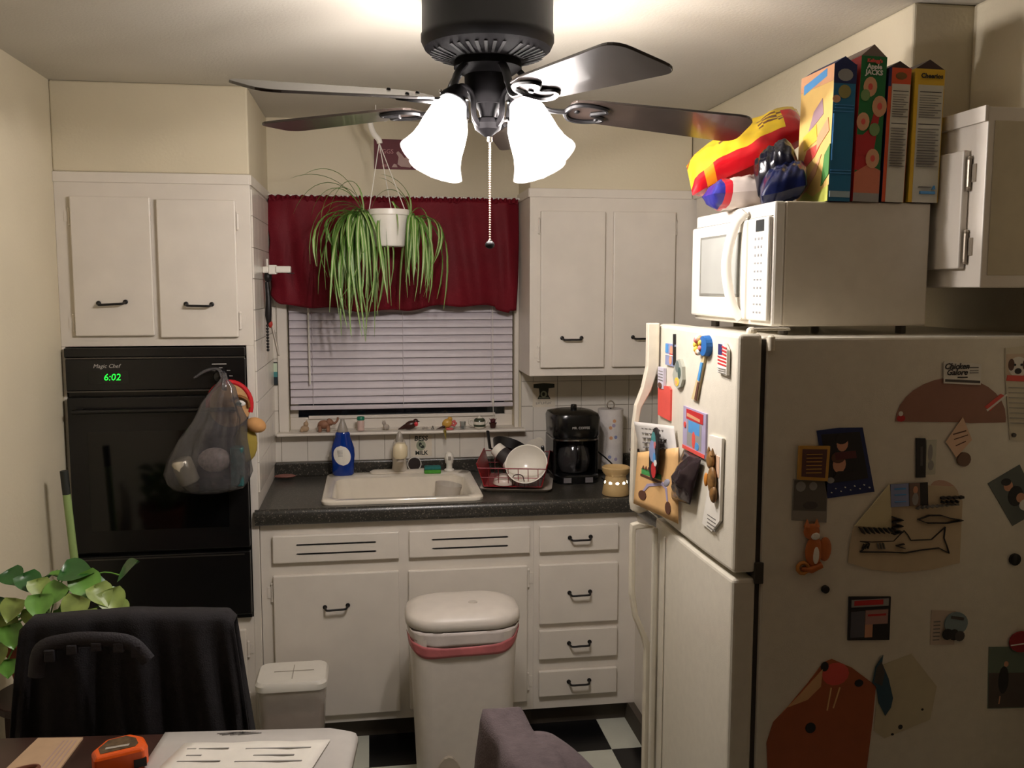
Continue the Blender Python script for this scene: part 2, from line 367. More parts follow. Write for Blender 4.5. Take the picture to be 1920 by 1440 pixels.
# ================================================================== BASE CABINETS
YBF = -.608; ZK, ZT = .083, .872
sk = thing('sink_cabinet', 'cream sink base cabinet with two doors and slotted false drawer fronts', 'cabinet', (.52, -.3, 0))
MB().box(.002, 1.036, YBF, YBF+.02, ZK, ZT).box(.002, .02, YBF+.02, -.01, ZK, ZT).box(1.018, 1.036, YBF+.02, -.01, ZK, ZT).box(.02, 1.018, YBF+.02, -.01, ZK, ZK+.018).build('body', PAINT, sk)
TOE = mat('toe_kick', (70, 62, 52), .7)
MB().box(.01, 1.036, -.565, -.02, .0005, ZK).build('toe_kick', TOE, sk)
SL = mat('slot_black', (14, 12, 11), .8)
for (x0, x1) in ((.047, .515), (.553, 1.019)):
    d = door(sk, 'drawer_front', x0, x1, YBF, .724, .829); w = x1-x0
    for zz in (.758, .793):
        MB().prism([(x0+.09+(.006 if zz < .77 else 0), YBF-.0187, zz-.003), (x1-.09, YBF-.0187, zz-.003), (x1-.085, YBF-.0187, zz), (x1-.09, YBF-.0187, zz+.003), (x0+.09, YBF-.0187, zz+.003), (x0+.085, YBF-.0187, zz)],
                   [(x0+.09, YBF-.014, zz-.003), (x1-.09, YBF-.014, zz-.003), (x1-.085, YBF-.014, zz), (x1-.09, YBF-.014, zz+.003), (x0+.09, YBF-.014, zz+.003), (x0+.085, YBF-.014, zz)]).build('vent_slot', SL, d)
d = door(sk, 'door', .046, .513, YBF, .118, .676); pull(d, .277, YBF-.018, .545, .085, .04); hinge(d, .041, YBF, .61, .06, -1); hinge(d, .041, YBF, .18, .06, -1)
d = door(sk, 'door', .549, 1.010, YBF, .122, .674); pull(d, .78, YBF-.018, .545, .085); hinge(d, 1.015, YBF, .62, .06); hinge(d, 1.015, YBF, .2, .06)
dk = thing('drawer_cabinet', 'cream base cabinet with a column of four drawers beside the fridge', 'cabinet', (1.4, -.6, 0))
bd = MB(); bd.box(1.0365, 1.451, YBF, -.01, ZK, ZT); bd.box(1.4512, XW-.002, -1.50, -.01, ZK, ZT); bd.build('body', PAINT, dk)
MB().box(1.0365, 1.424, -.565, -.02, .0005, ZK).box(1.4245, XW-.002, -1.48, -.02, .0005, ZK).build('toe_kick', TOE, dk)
for (z0, z1, hz) in ((.723, .828, .774), (.434, .674, .553), (.29, .409, .348), (.137, .242, .19)):
    d = door(dk, 'drawer', 1.057, 1.373, YBF, z0, z1); pull(d, 1.218, YBF-.018, hz, .083, .01)
# ---- worktop
LAM = speckle('speckled_laminate', (52, 50, 45), [((112, 106, 94), .6), ((22, 22, 20), .6)], 160, .3)
ct = thing('worktop', 'dark grey speckled laminate worktop with backsplash lip', 'worktop', (.8, -.3, .872))
Z0, Z1 = .8725, .933; SX0, SX1, SY0, SY1 = .255, .815, -.575, -.10
wt = MB(); yf = -.63
def slab(x0, x1, y0, y1): wt.box(x0, x1, y0, y1, Z0, Z1)
slab(.0025, SX0, yf, -.009); slab(SX1, XW-.002, yf, -.009); slab(SX0, SX1, yf, SY0); slab(SX0, SX1, SY1, -.009); slab(1.44, XW-.002, -1.505, yf)
wt.build('slab', LAM, ct)
def edge(path, dirn):   # rounded front edge
    b = MB(); prof = []
    for a in range(0, 181, 20): prof.append((math.sin(R(a))*.016 if a else 0, math.cos(R(a))))
    loops = []
    for p in path:
        l = [(p[0]+dirn[0]*q[0], p[1]+dirn[1]*q[0], (Z0+Z1)/2+q[1]*(Z1-Z0)/2) for q in prof]; loops.append(l)
    n = len(prof)
    vs = [v for l in loops for v in l]; b.add(vs, [(i, i+1, n+i+1, n+i) for i in range(n-1)]+[tuple(range(n)), tuple(range(2*n-1, n-1, -1))])
    return b.build('front_edge', LAM, ct, smooth=60)
edge([(-.012, yf, 0), (1.44, yf, 0)], (0, -1)); edge([(1.44, yf-.0, 0), (1.44, -1.505, 0)], (-1, 0))
MB().box(.0025, XW-.002, -.0285, -.009, Z1, .992).build('backsplash', LAM, ct, bevel=.004)
mp.inputs['Location'].default_value = (-(TX-OFF['floor'].x), -(TY-OFF['floor'].y), .15)
# ================================================================== WINDOW
wn = bpy.data.objects.new('window_1', None); C.objects.link(wn); wn.location = (.56, .05, WZ0); wn['kind'] = 'structure'; OFF['window_1'] = Vector((.56, .05, WZ0))
cs = MB(); cs.box(.024, WX0, -.018, -.0005, WZ0, WZ1+.05); cs.box(WX1, 1.0715, -.018, -.0005, WZ0, WZ1+.05); cs.box(.024, 1.0715, -.018, -.0005, WZ1, WZ1+.05)
cs.build('window_frame', PAINT, wn, bevel=.003)
sa = MB(); sa.box(WX0, WX1, .055, .085, WZ0, 1.178); sa.box(WX0, WX1, .055, .085, WZ1-.04, WZ1); sa.box(WX0, WX0+.035, .055, .085, 1.178, WZ1-.04); sa.box(WX1-.035, WX1, .055, .085, 1.178, WZ1-.04); sa.box(WX0, WX1, .05, .085, 1.59, 1.63)
sa.build('sash', PAINT, wn, bevel=.002)
box('sash_lip', PAINT, wn, WX0+.08, WX1-.08, .046, .055, 1.172, 1.186)
GL = mat('window_glass', (230, 240, 245), .02, trans=1, var=0)
box('pane', GL, wn, WX0+.035, WX1-.035, .067, .071, 1.178, 1.59); box('pane', GL, wn, WX0+.035, WX1-.035, .067, .071, 1.63, WZ1-.04)
MB().prism([(.016, -.068, 1.113), (1.096, -.068, 1.113), (1.096, -.068, 1.125), (.016, -.068, 1.125)], [(.016, -.001, 1.113), (1.096, -.001, 1.113), (1.096, -.001, 1.125), (.016, -.001, 1.125)]).build('window_sill', PAINT, wn, bevel=.004)
box('sill_inner', PAINT, wn, WX0+.001, WX1-.001, -.0005, .055, 1.1255, 1.127)
# ---- blinds
BL = mat('blind_vinyl', (206, 198, 204), .45, var=.02)
bl = thing('mini_blind', 'pale lavender horizontal blind lowered over the window', 'blind', (.56, .02, 1.2))
sl = MB(); n = 5
for k in range(n+1):
    a = k/n; zz = -.019+.038*a; yy = -.006+.016*a-.004*math.sin(math.pi*a)
    sl.v += [(-.487, yy, zz), (.487, yy, zz)]
sl.f = [(2*k, 2*k+1, 2*k+3, 2*k+2) for k in range(n)]; sl.m = [0]*n
slme = sl.mesh('slat', BL, 60)
z = 1.262
while z < 2.0:
    share(slme, 'slat', bl, (.56, .018+random.uniform(-.0008, .0008), z)); z += .0332
box('bottom_rail', BL, bl, .07, 1.05, .006, .03, 1.217, 1.236, .004); box('head_rail', BL, bl, .07, 1.05, .003, .04, 2.0, 2.045, .002)
for x in (.17, .56, .95): MB().tube([(x, .006, 1.22), (x, .004, 2.0)], .0012, 5).build('ladder_cord', BL, bl)
MB().tube([(.155, -.004, 2.0), (.158, -.006, 1.33)], .004, 6).build('tilt_wand', WHITE, bl, smooth=40)
MB().tube([(.955, -.003, 1.9), (.957, -.006, 1.24), (.958, -.006, 1.17)], .0012, 5).lathe([(.002, 0), (.006, .02), (.004, .03)], (.957, -.006, 1.225), 8).build('lift_cord', WHITE, bl)
# ---- valance
RED = mat('red_satin', (104, 14, 28), .6, var=.15, scale=6, bump=.25, bscale=220, spec=.2)
va = thing('valance_curtain', 'burgundy red gathered valance across the top of the window', 'curtain', (.53, -.05, 1.66))
def vf(u, v):
    x = .006+1.058*u; pf = 1-.5*v
    w = math.sin(u*46+2.2*v)*.5+math.sin(u*83+5*v+1)*.25+math.sin(u*19-3*v*(1-u)*2)*.6
    y = -.078-.019*w*(.35+.65*(1-v)) - .028*math.sin(math.pi*min(1, (1-v)*1.0))*(1-v)**.3
    z0 = 1.66+.012*math.sin(u*9+1)+.006*math.sin(u*31)-.012*u*(u > .9)
    if u < .05: z0 += .05*(1-u/.05)**2
    if u > .97: z0 += .01
    z = z0+(2.118-z0)*v
    if u < .06: y += .02*(1-u/.06)
    if u > .95: y += .03*((u-.95)/.05)
    e = .006*math.sin(v*14)*(u < .1)*(1-u/.1)-.012*(1-v)**2*(u > .9)*((u-.9)/.1)
    return (x+e*(.0 if v > .9 else 1), min(y, -.03), z)
MB().grid(170, 40, vf).build('fabric', RED, va, smooth=180, solid=.0025)
def ruf(u, v):
    x = .012+1.045*u; return (x, -.072+.014*math.sin(u*330)*v-.004, 2.108+.022*v+.003*math.sin(u*200))
MB().grid(300, 3, ruf).build('ruffle', RED, va, smooth=180, solid=.002)
rod = MB(); rod.tube([(.004, -.058, 2.13), (1.066, -.058, 2.13)], .0065, 8)
for k in range(70): rod.sphere((.3+.76*k/70, -.07, 2.131), .0055, seg=6, rings=4)
tag(rod.build('curtain_rod', WHITE, smooth=50), 'thin white rod with beaded lace edge along the top of the red valance', 'curtain rod')
# ================================================================== SILL ORNAMENTS
ZS = 1.1275
def orn(b, name, m, label, cat, grp='ornaments on the window sill', **k): return tag(b.build(name, m, smooth=60, **k), label, cat, grp)
CL1 = mat('tan_clay', (178, 152, 122), .7, bump=.2); CL2 = mat('brown_clay', (140, 98, 74), .6, bump=.2); CL3 = mat('grey_clay', (170, 160, 150), .7, bump=.15); DKB = mat('dark_brown_glaze', (58, 28, 22), .3)
b = MB(); b.sphere((.133, -.025, ZS+.014), .017, sc=(1.05, .8, .85)); b.sphere((.138, -.025, ZS+.033), .011); b.lathe([(.006, 0), (.001, .012)], (.14, -.025, ZS+.040), 8); b.sphere((.12, -.03, ZS+.007), .008)
orn(b, 'stone_figurine', CL1, 'small tan seated animal figurine at the far left of the sill', 'figurine')
el = thing('elephant_figurine', 'brown clay elephant figurine with raised trunk on the sill', 'figurine', (.225, -.025, ZS), 'ornaments on the window sill')
b = MB(); b.sphere((.215, -.025, ZS+.03), .022, sc=(1.25, .85, .9)); b.sphere((.242, -.025, ZS+.038), .014)
for (x, y) in ((.197, -.036), (.197, -.014), (.232, -.036), (.232, -.014)): b.lathe([(.008, 0), (.0075, .025)], (x, y, ZS), 8)
b.tube(spline([(.248, -.025, ZS+.036), (.262, -.025, ZS+.036), (.272, -.025, ZS+.048), (.274, -.025, ZS+.06)]), [.006]*7+[.0045]*12, 8); b.tube([(.19, -.025, ZS+.035), (.186, -.025, ZS+.018)], .0018, 5)
b.build('body', CL2, el, smooth=60)
for s in (-1, 1): MB().sphere((.236, -.025+s*.012, ZS+.042), .012, sc=(.9, .25, 1.1)).build('ear', CL2, el, smooth=60)
pb = thing('spice_jar', 'small pale pink jar with a green cap on the sill', 'jar', (.372, -.025, ZS), 'ornaments on the window sill')
MB().lathe([(.0, 0), (.0155, .001), (.0155, .042), (.013, .047)], (.372, -.025, ZS), 16).build('jar_body', mat('pink_salt', (206, 178, 168), .3), pb, smooth=40)
MB().lathe([(.0165, 0), (.0165, .012), (.015, .014), (0, .014)], (.372, -.025, ZS+.047), 16).build('cap', mat('green_cap', (20, 120, 92), .4), pb, smooth=40)
b = MB(); b.sphere((.482, -.025, ZS+.013), .013, sc=(1.1, .8, 1)); b.sphere((.472, -.025, ZS+.031), .0085, sc=(1, .9, 1.1)); b.lathe([(.007, 0), (.006, .02)], (.475, -.025, ZS+.012), 8)
for s in (-1, 1): b.lathe([(.003, 0), (.0005, .007)], (.472+s*.004, -.025, ZS+.037), 6)
orn(b, 'cat_figurine', CL3, 'tiny pale grey sitting cat figurine on the sill', 'figurine')
rb = thing('bird_figurine', 'dark brown bird figurine with a red breast patch behind the faucet', 'figurine', (.58, -.03, ZS), 'ornaments on the window sill')
b = MB(); b.sphere((.587, -.03, ZS+.02), .02, sc=(1.5, .8, .95), rot=Matrix.Rotation(R(-22), 3, 'Y')); b.sphere((.61, -.03, ZS+.036), .012); b.lathe([(.012, 0), (.001, .035)], (.566, -.03, ZS+.014), 8, axis=(-1, 0, -.35)); b.lathe([(.004, 0), (.0003, .012)], (.617, -.034, ZS+.036), 6, axis=(1, -.2, 0))
b.build('body', DKB, rb, smooth=60); MB().sphere((.612, -.043, ZS+.026), .0085, sc=(1, .5, 1.2)).build('breast_patch', mat('red_glaze', (205, 52, 60), .3), rb, smooth=60)
b = MB(); b.sphere((.645, -.03, ZS+.006), .006, sc=(1.3, 1, .9)); b.sphere((.66, -.03, ZS+.0055), .0055, sc=(1.2, 1, 1)); orn(b, 'pebble_pair', CL3, 'two touching pale pebbles lying on the sill', 'pebble')
b = MB(); b.lathe([(.007, 0), (.006, .004), (.003, .009), (.004, .012), (.0, .016)], (.685, -.03, ZS), 10); orn(b, 'tiny_bell', mat('pewter', (112, 108, 100), .4, .5), 'tiny pewter bell ornament between the birds on the sill', 'figurine')
yb = thing('finch_figurine', 'yellow bird figurine with pink flower and trailing tail on the sill', 'figurine', (.75, -.04, ZS), 'ornaments on the window sill')
b = MB(); b.sphere((.748, -.045, ZS+.027), .02, sc=(1.2, .8, 1.0), rot=Matrix.Rotation(R(-25), 3, 'Y')); b.sphere((.76, -.045, ZS+.045), .011); b.build('body', mat('yellow_glaze', (206, 160, 72), .35), yb, smooth=60)
MB().lathe([(.008, 0), (.001, .04)], (.737, -.05, ZS+.014), 8, axis=(-1, -.1, -.3)).build('wing', DKB, yb, smooth=60)
MB().lathe([(.007, 0), (.003, .03), (.001, .045)], (.735, -.074, ZS+.002), 8, axis=(.1, 0, -1)).lathe([(.0035, 0), (.003, .052)], (.738, -.045, ZS+.008), 6, axis=(0, -.6, -.06)).build('tail', mat('olive_glaze', (150, 136, 60), .4), yb, smooth=60)
b = MB()
for k in range(5): b.sphere((.776+.009*math.cos(k*1.256), -.046, ZS+.026+.009*math.sin(k*1.256)), .007, seg=8, rings=5)
b.lathe([(.02, 0), (.016, .006), (0, .008)], (.757, -.045, ZS), 12); b.build('flower', mat('pink_glaze', (200, 96, 96), .4), yb, smooth=60)
CLR = mat('clear_glass', (225, 228, 225), .05, trans=.9, var=0)
b = MB(); b.lathe([(.0, .002), (.012, .002), (.0135, .03), (.0150, .03), (.0135, 0), (0, 0)], (.818, -.03, ZS), 16, cap0=False, cap1=False); orn(b, 'votive_glass', CLR, 'small clear votive glass beside the painted teapot on the sill', 'glass')
tp = thing('teapot_figurine', 'miniature white teapot painted with dark green bands on the sill', 'teapot', (.885, -.03, ZS), 'ornaments on the window sill')
WG = mat('white_glaze', (222, 216, 202), .2); DG = mat('dark_green_glaze', (62, 70, 52), .3)
MB().lathe([(.02, 0), (.025, .006), (.027, .022), (.024, .038), (.015, .046), (.008, .05), (.004, .056), (0, .058)], (.893, -.03, ZS), 20).build('pot_body', WG, tp, smooth=50)
MB().lathe([(.0262, .008), (.0272, .011), (.0274, .016), (.0268, .018)], (.893, -.03, ZS), 20, cap0=False, cap1=False).lathe([(.0262, .031), (.0252, .036), (.023, .04), (.016, .0458)], (.893, -.03, ZS), 20, cap0=False, cap1=False).build('painted_band', DG, tp, smooth=50)
MB().tube(spline([(.868, -.03, ZS+.034), (.852, -.03, ZS+.038), (.847, -.03, ZS+.022), (.868, -.03, ZS+.01)]), .004, 8).build('pot_handle', WG, tp, smooth=50)
MB().tube([(.917, -.03, ZS+.016), (.932, -.03, ZS+.034)], [.006, .0035], 8).build('spout', WG, tp, smooth=50)
sp = thing('mini_cactus_pot', 'tiny dark red potted cactus at the right end of the sill', 'plant', (.953, -.03, ZS), 'ornaments on the window sill')
MB().lathe([(.011, 0), (.016, .02), (.0175, .02), (.0175, .024), (0, .024)], (.953, -.03, ZS), 14).build('pot', DKB, sp, smooth=40)
b = MB(); b.sphere((.953, -.03, ZS+.031), .012, sc=(1, 1, .9), seg=10, rings=6)
for k in range(12): a = k*2.4; b.lathe([(.0016, 0), (.0003, .012)], (.953+.009*math.cos(a), -.03+.009*math.sin(a), ZS+.034), 4, axis=(math.cos(a), math.sin(a), .8))
b.build('cactus', mat('cactus_red', (82, 26, 34), .6), sp, smooth=60)
# ================================================================== wall decorations
def wallthing(*a, **k): return sheet(*a, **k)
NAVY = mat('navy_print', (30, 40, 78)); TEAL = mat('teal_print', (70, 140, 140)); LGREEN = mat('mint_print', (206, 222, 196)); DKTEAL = mat('dark_teal', (14, 34, 44))
q = rect(.0045, .022, 1.335, 1.425)
sheet('landscape_plaque', 'small framed seascape plaque on the tiles left of the blind', 'plaque', 'S', -.0068, rect(.002, .0238, 1.33, 1.43), mat('dark_frame', (40, 44, 38)), .006,
      [(rect(.0045, .0213, 1.385, 1.425), LGREEN), (rect(.0045, .0213, 1.365, 1.388), TEAL), (rect(.0045, .0213, 1.336, 1.366), DKTEAL)])
DGP = mat('dark_green_print', (38, 44, 36)); SAGE = mat('sage_print', (150, 156, 132))
bs = sheet('milk_decal', 'wall tile decal reading Bess Milk around a cow medallion', 'decal', 'S', -.0068, rect(.588, .682, 1.002, 1.098), mat('decal_ivory', (222, 212, 194), .3), .0006, [(ell(.634, 1.052, .021, .023, 20), SAGE), (ell(.631, 1.056, .007, .010), DGP), (ell(.640, 1.046, .009, .007), DGP), (ell(.634, 1.052, .0035, .004), SAGE)])
text('lettering', 'BESS', .03, (.634, -.0079, 1.083), DGP, bs, 'S', bold=.0008, shear=.1); text('lettering', 'MILK', .0255, (.636, -.0079, 1.018), DGP, bs, 'S', bold=.0008)
bt = sheet('dairy_decal', 'dark green banner and medallion dairy decal on the tiles below the wall cabinet', 'decal', 'S', -.0068, rect(1.136, 1.24, 1.214, 1.326), mat('decal_ivory', (222, 212, 194), .3), .0006,
     [([(1.140, 1.301), (1.187, 1.296), (1.236, 1.301), (1.236, 1.318), (1.187, 1.322), (1.140, 1.318)], DGP), ([(1.165, 1.298), (1.210, 1.298), (1.206, 1.27), (1.218, 1.25), (1.158, 1.25), (1.168, 1.27)], DGP), (ell(1.187, 1.272, .015, .015, 16), SAGE), (ell(1.186, 1.272, .007, .009), DGP), (rect(1.164, 1.21, 1.254, 1.257), SAGE)])
lm_ = MB()
for k in range(9): lm_.box(1.152+.0082*k, 1.1535+.0082*k, -.0085, -.0070, 1.226, 1.237).box(1.152+.0082*k, 1.1575+.0082*k, -.0085, -.0070, 1.226+.0048*(k % 3), 1.2278+.0048*(k % 3))
lm_.build('faded_lettering', GREYINK, bt)
HEN = mat('hen_grey', (170, 140, 132))
dg_ = sheet('egg_sign', 'small dark red sign with pale lettering high on the wall above the valance', 'sign', 'S', -.0006, rect(.446, .625, 2.253, 2.379), mat('maroon_print', (96, 30, 40), .6), .003,
      [([(.545, 2.275), (.56, 2.265), (.60, 2.262), (.615, 2.285), (.60, 2.31), (.575, 2.302), (.562, 2.318), (.548, 2.33), (.540, 2.322), (.55, 2.305)], HEN), ([(.520, 2.262), (.545, 2.262), (.54, 2.274), (.53, 2.277)], HEN), (ell(.49, 2.268, .012, .007), mat('egg_rose', (140, 84, 84)))])
text('lettering', 'EGGS', .026, (.497, -.0046, 2.327), mat('pink_lettering', (190, 130, 130)), dg_, 'S')
# dreamcatcher-like hanging on the tower's tiled side
hg = thing('feather_ornament', 'black beaded ornament with white feather hanging on the oven tower side', 'ornament', (.03, -.3, 1.62))
b = MB(); pts = [(.024, -.33, 1.86), (.024, -.33, 1.80)]
b.tube(pts, .004, 6); b.build('hook', WHITE, hg)
b = MB(); b.sphere((.026, -.33, 1.79), .022, sc=(.7, 1, 1)); b.tube([(.022, -.33, 1.77), (.026, -.33, 1.70), (.024, -.335, 1.64), (.026, -.33, 1.60)], [.008, .011, .013, .008], 8)
for k in range(9): b.sphere((.020, -.34, 1.60-.012*k), .006, seg=8, rings=5)
b.build('beads', BLK, hg, smooth=60)
MB().sphere((.03, -.33, 1.605), .012, sc=(.8, 1, 1.2)).build('red_bead', mat('red_bead', (170, 50, 40)), hg, smooth=60)
b = MB(); b.grid(4, 12, lambda u, v: (.036+.006*math.sin(v*3)+.022*v*v+.004*math.cos(u*6), -.33+(u-.5)*.05*math.sin(math.pi*min(1, v*.9+.08)), 1.60-.12*v)); b.build('feather', mat('feather_white', (215, 208, 198), .8), hg, smooth=90, solid=.0015)
clp = thing('white_clip', 'white plastic clip sticking out from the tower side in front of the valance', 'clip', (.05, -.33, 1.80))
b = MB(); b.box(.0068, .03, -.352, -.322, 1.805, 1.83); b.box(.03, .062, -.355, -.32, 1.80, 1.836); b.box(.058, .115, -.362, -.318, 1.806, 1.832); b.build('clip_body', WHITE, clp, bevel=.004)
MB().box(.1, .128, -.342, -.338, 1.803, 1.806).build('wire', BLK, clp)
# ================================================================== SINK AND FAUCET
ENA = mat('white_enamel', (226, 218, 202), .18, var=.02, coat=.3)
sn = thing('sink', 'white enamel single basin drop-in sink with rounded rim', 'sink', (.535, -.33, .93))
cx, cy = .535, -.335
L = [rr(cx, cy, .618, .535, .045, .9333, 5), rr(cx, cy, .622, .539, .047, .943, 5), rr(cx, cy, .612, .53, .045, .950, 5), rr(cx, cy-.03, .555, .42, .05, .951, 5), rr(cx, cy-.033, .535, .395, .05, .944, 5), rr(cx, cy-.033, .52, .38, .06, .86, 5), rr(cx, cy-.033, .48, .34, .06, .775, 5), rr(cx, cy-.033, .40, .27, .06, .768, 5)]
MB().loft(L, 0, False, True).build('basin', ENA, sn, smooth=50)
MB().lathe([(.04, 0), (.038, .003), (.02, .001), (0, .001)], (cx, cy-.03, .7685), 18).build('drain', CHROME, sn, smooth=40)
CHW = mat('faucet_white', (214, 206, 192), .25); fz = .9515
fc = thing('faucet', 'white kitchen faucet with cream spray head facing the room', 'faucet', (.536, -.105, fz))
b = MB(); b.loft([rr(.538, -.1, .26, .055, .026, fz, 4), rr(.538, -.1, .26, .055, .026, fz+.008, 4), rr(.538, -.1, .235, .035, .017, fz+.014, 4)]); b.build('base_plate', CHW, fc, smooth=50)
MB().lathe([(.034, 0), (.031, .02), (.0285, .07), (.028, .115), (.02, .135), (.012, .14)], (.536, -.1, fz+.012), 20).build('column', CHW, fc, smooth=50)
MB().tube(spline([(.536, -.1, fz+.11), (.536, -.15, fz+.13), (.536, -.22, fz+.118)]), .017, 12).build('spout', CHW, fc, smooth=50)
MB().lathe([(.024, 0), (.03, .01), (.031, .03), (.030, .05), (.02, .064)], (.536, -.222, fz+.085), 20).build('spray_head', CREAM, fc, smooth=50)
MB().lathe([(.015, 0), (.016, .016)], (.536, -.222, fz+.071), 16).build('aerator', mat('pale_grey_plastic', (178, 170, 158), .4), fc, smooth=40)
MB().lathe([(.017, 0), (.018, .01), (.011, .03), (.007, .04), (.0, .044)], (.536, -.12, fz+.14), 16).build('handle', mat('frosted_acrylic', (196, 188, 176), .25, trans=.4), fc, smooth=50)
sy = thing('side_sprayer', 'white side sprayer standing at the right of the sink deck', 'sprayer', (.752, -.09, fz))
MB().lathe([(.022, 0), (.022, .006), (.014, .010), (.013, .03), (.018, .036), (.02, .06), (.017, .075), (.009, .083), (0, .084)], (.752, -.09, fz), 16).build('sprayer_body', WHITE, sy, smooth=45)
MB().box(.746, .758, -.113, -.1, fz+.05, fz+.066).build('trigger', mat('grey_plastic', (150, 144, 134)), sy, bevel=.002)
mg = thing('tipped_cup', 'white cup lying on its side with dark inside beside the faucet', 'cup', (.6, -.08, fz))
ax = (.12, -1, .1)
MB().lathe([(.0, .0), (.024, .0), (.030, .012), (.031, .034), (.0285, .034), (.027, .012), (.02, .006), (0, .006)], (.596, -.064, fz+.0315), 20, axis=ax, cap0=False, cap1=False).build('cup_body', WHITE, mg, smooth=50)
MB().lathe([(.0268, .033), (.0, .0335)], (.596, -.064, fz+.0315), 18, axis=ax, cap0=False).build('dark_lining', mat('coffee_brown', (34, 20, 16), .4), mg, smooth=50)
spg = thing('sponge', 'green and blue kitchen sponge on the back of the sink', 'sponge', (.675, -.13, fz))
MB().box(.64, .712, -.15, -.105, fz, fz+.016).build('foam', mat('sponge_green', (74, 150, 50), .9, bump=.6), spg, bevel=.004)
MB().box(.641, .712, -.149, -.106, fz+.0162, fz+.03).build('scour_pad', mat('sponge_teal', (36, 112, 108), .9, bump=.6), spg, bevel=.004)
tb = MB(); tb.lathe([(.036, 0), (.050, .10), (.055, .15), (.0565, .15), (.0515, .10), (.038, -.003)], (.708, -.30, .79), 24, axis=(.16, -.02, 1), cap0=True, cap1=False)
tag(tb.build('plastic_tumbler', mat('frosted_plastic', (206, 198, 186), .4, clear=.25), smooth=60), 'frosted plastic tumbler leaning inside the right of the sink', 'cup')
# ---- dish soap
ds = thing('dish_soap_bottle', 'blue dish soap bottle with clear cap and white label on the sink deck', 'bottle', (.296, -.115, fz))
SO = mat('blue_soap', (10, 56, 150), .12, var=.05, trans=.25)
prof = [(.040, 0), (.046, .006), (.046, .05), (.05, .085), (.0485, .115), (.037, .15), (.031, .165), (.031, .178), (.025, .186)]
MB().lathe(prof, (.296, -.115, fz), 28, sy=.62).build('bottle_body', SO, ds, smooth=50)
MB().lathe([(.0235, 0), (.022, .012), (.017, .026), (.015, .034), (.009, .045), (.008, .056), (0, .058)], (.296, -.115, fz+.186), 18, sy=.8).build('cap', mat('cap_grey', (176, 168, 158), .3, trans=.3), ds, smooth=45)
lb = MB()
def lf(u, v):
    a = (u-.5); t = (v-.5); rr_ = math.sqrt(max(0, 1-(2*t)**2)); x = a*.068*rr_*1.05-.003-(.01*t); z = .045+.085*v
    import bisect
    for (r0, z0), (r1, z1) in zip(prof, prof[1:]):
        if z0 <= z <= z1: rad = r0+(r1-r0)*(z-z0)/(z1-z0); break
    yy = -math.sqrt(max(0, 1-(x/rad)**2))*rad*.62
    return (.296+x, -.1155+yy-.0008, fz+z)
# label sits low on the shoulder
def lf2(u, v):
    p = lf(u, v); return p
lb.grid(12, 14, lambda u, v: lf(u, v)); lb.build('label', PAPER, ds, smooth=90)
pk = MB()
for k in range(5): pk.prism([(.274, -.1478-.0002*k, fz+.126-.007*k)]*0 or [(.272+.001*k, -.1468, fz+.108-.006*k), (.296, -.1472, fz+.108-.006*k), (.296, -.1472, fz+.1095-.006*k), (.272+.001*k, -.1468, fz+.1095-.006*k)], [(.272+.001*k, -.1438, fz+.108-.006*k), (.296, -.144, fz+.108-.006*k), (.296, -.144, fz+.1095-.006*k), (.272+.001*k, -.1438, fz+.1095-.006*k)])
pk.build('label_print', GREYINK, ds)
tag(MB().sphere((.05, -.09, .948), .04, sc=(1.15, .5, .22), seg=18).build('soap_dish', mat('terracotta_dish', (130, 84, 74), .5), smooth=60), 'small reddish oval dish on the worktop by the oven tower', 'dish')
# ================================================================== DISH RACK
ZCN = .9335
RDP = mat('red_rack_plastic', (140, 12, 24), .35); RDW = mat('red_wire', (128, 18, 28), .4)
dt = MB(); dt.loft([rr(1.005, -.33, .26, .30, .03, ZCN+.001, 4), rr(1.005, -.33, .29, .33, .03, ZCN+.014, 4), rr(1.005, -.33, .282, .322, .03, ZCN+.014, 4), rr(1.005, -.33, .255, .295, .03, ZCN+.005, 4)])
tray = dt.build('drain_tray', mat('clear_tray', (206, 198, 186), .3, clear=.2), smooth=40); tag(tray, 'pale plastic drain tray under the red dish rack', 'tray')
dr_ = thing('dish_rack', 'red dish rack with solid plastic ends and wire sides', 'dish rack', (1.01, -.33, ZCN+.015))
zb, zt = ZCN+.016, ZCN+.125
def endp(xb, xt):
    b = MB(); b.prism([(xb, -.46, zb), (xb, -.20, zb), (xt, -.18, zt), (xt, -.48, zt-.01)], [(xb+.005, -.46, zb), (xb+.005, -.20, zb), (xt+.005, -.18, zt), (xt+.005, -.48, zt-.01)]); return b.build('end_panel', RDP, dr_, bevel=.002)
endp(.875, .845); endp(1.105, 1.13)
box('rack_floor', RDP, dr_, .877, 1.108, -.46, -.2, zb, zb+.004)
for (y0, y1, zz) in ((-.46, -.48, zt-.03), (-.2, -.18, zt-.012)):
    MB().tube([(.852, y1, zz), (1.128, y1, zz)], .0026, 6).build('rail_wire', RDW, dr_)
    MB().tube([(.862, (y0+y1)/2, (zb+zz)/2), (1.118, (y0+y1)/2, (zb+zz)/2)], .0018, 6).build('rail_wire', RDW, dr_)
    for k in range(6):
        x = .895+k*.04; MB().tube([(x, y0, zb), (x, y1, zz)], .0016, 5).build('side_wire', RDW, dr_)
MB().tube(spline([(.99, -.462, zb), (.995, -.474, zb+.045), (1.015, -.476, zb+.055), (1.035, -.474, zb+.045), (1.04, -.462, zb)]), .002, 6).build('logo_wire', mat('dark_wire', (60, 30, 30)), dr_)
NON = mat('nonstick_black', (16, 16, 18), .35); WDI = mat('white_dish', (226, 221, 210), .2, var=.02); CHA = mat('charcoal_glaze', (48, 44, 46), .4)
pn = thing('frying_pan', 'black nonstick frying pan propped at the back left of the dish rack', 'pan', (.95, -.24, zb+.03))
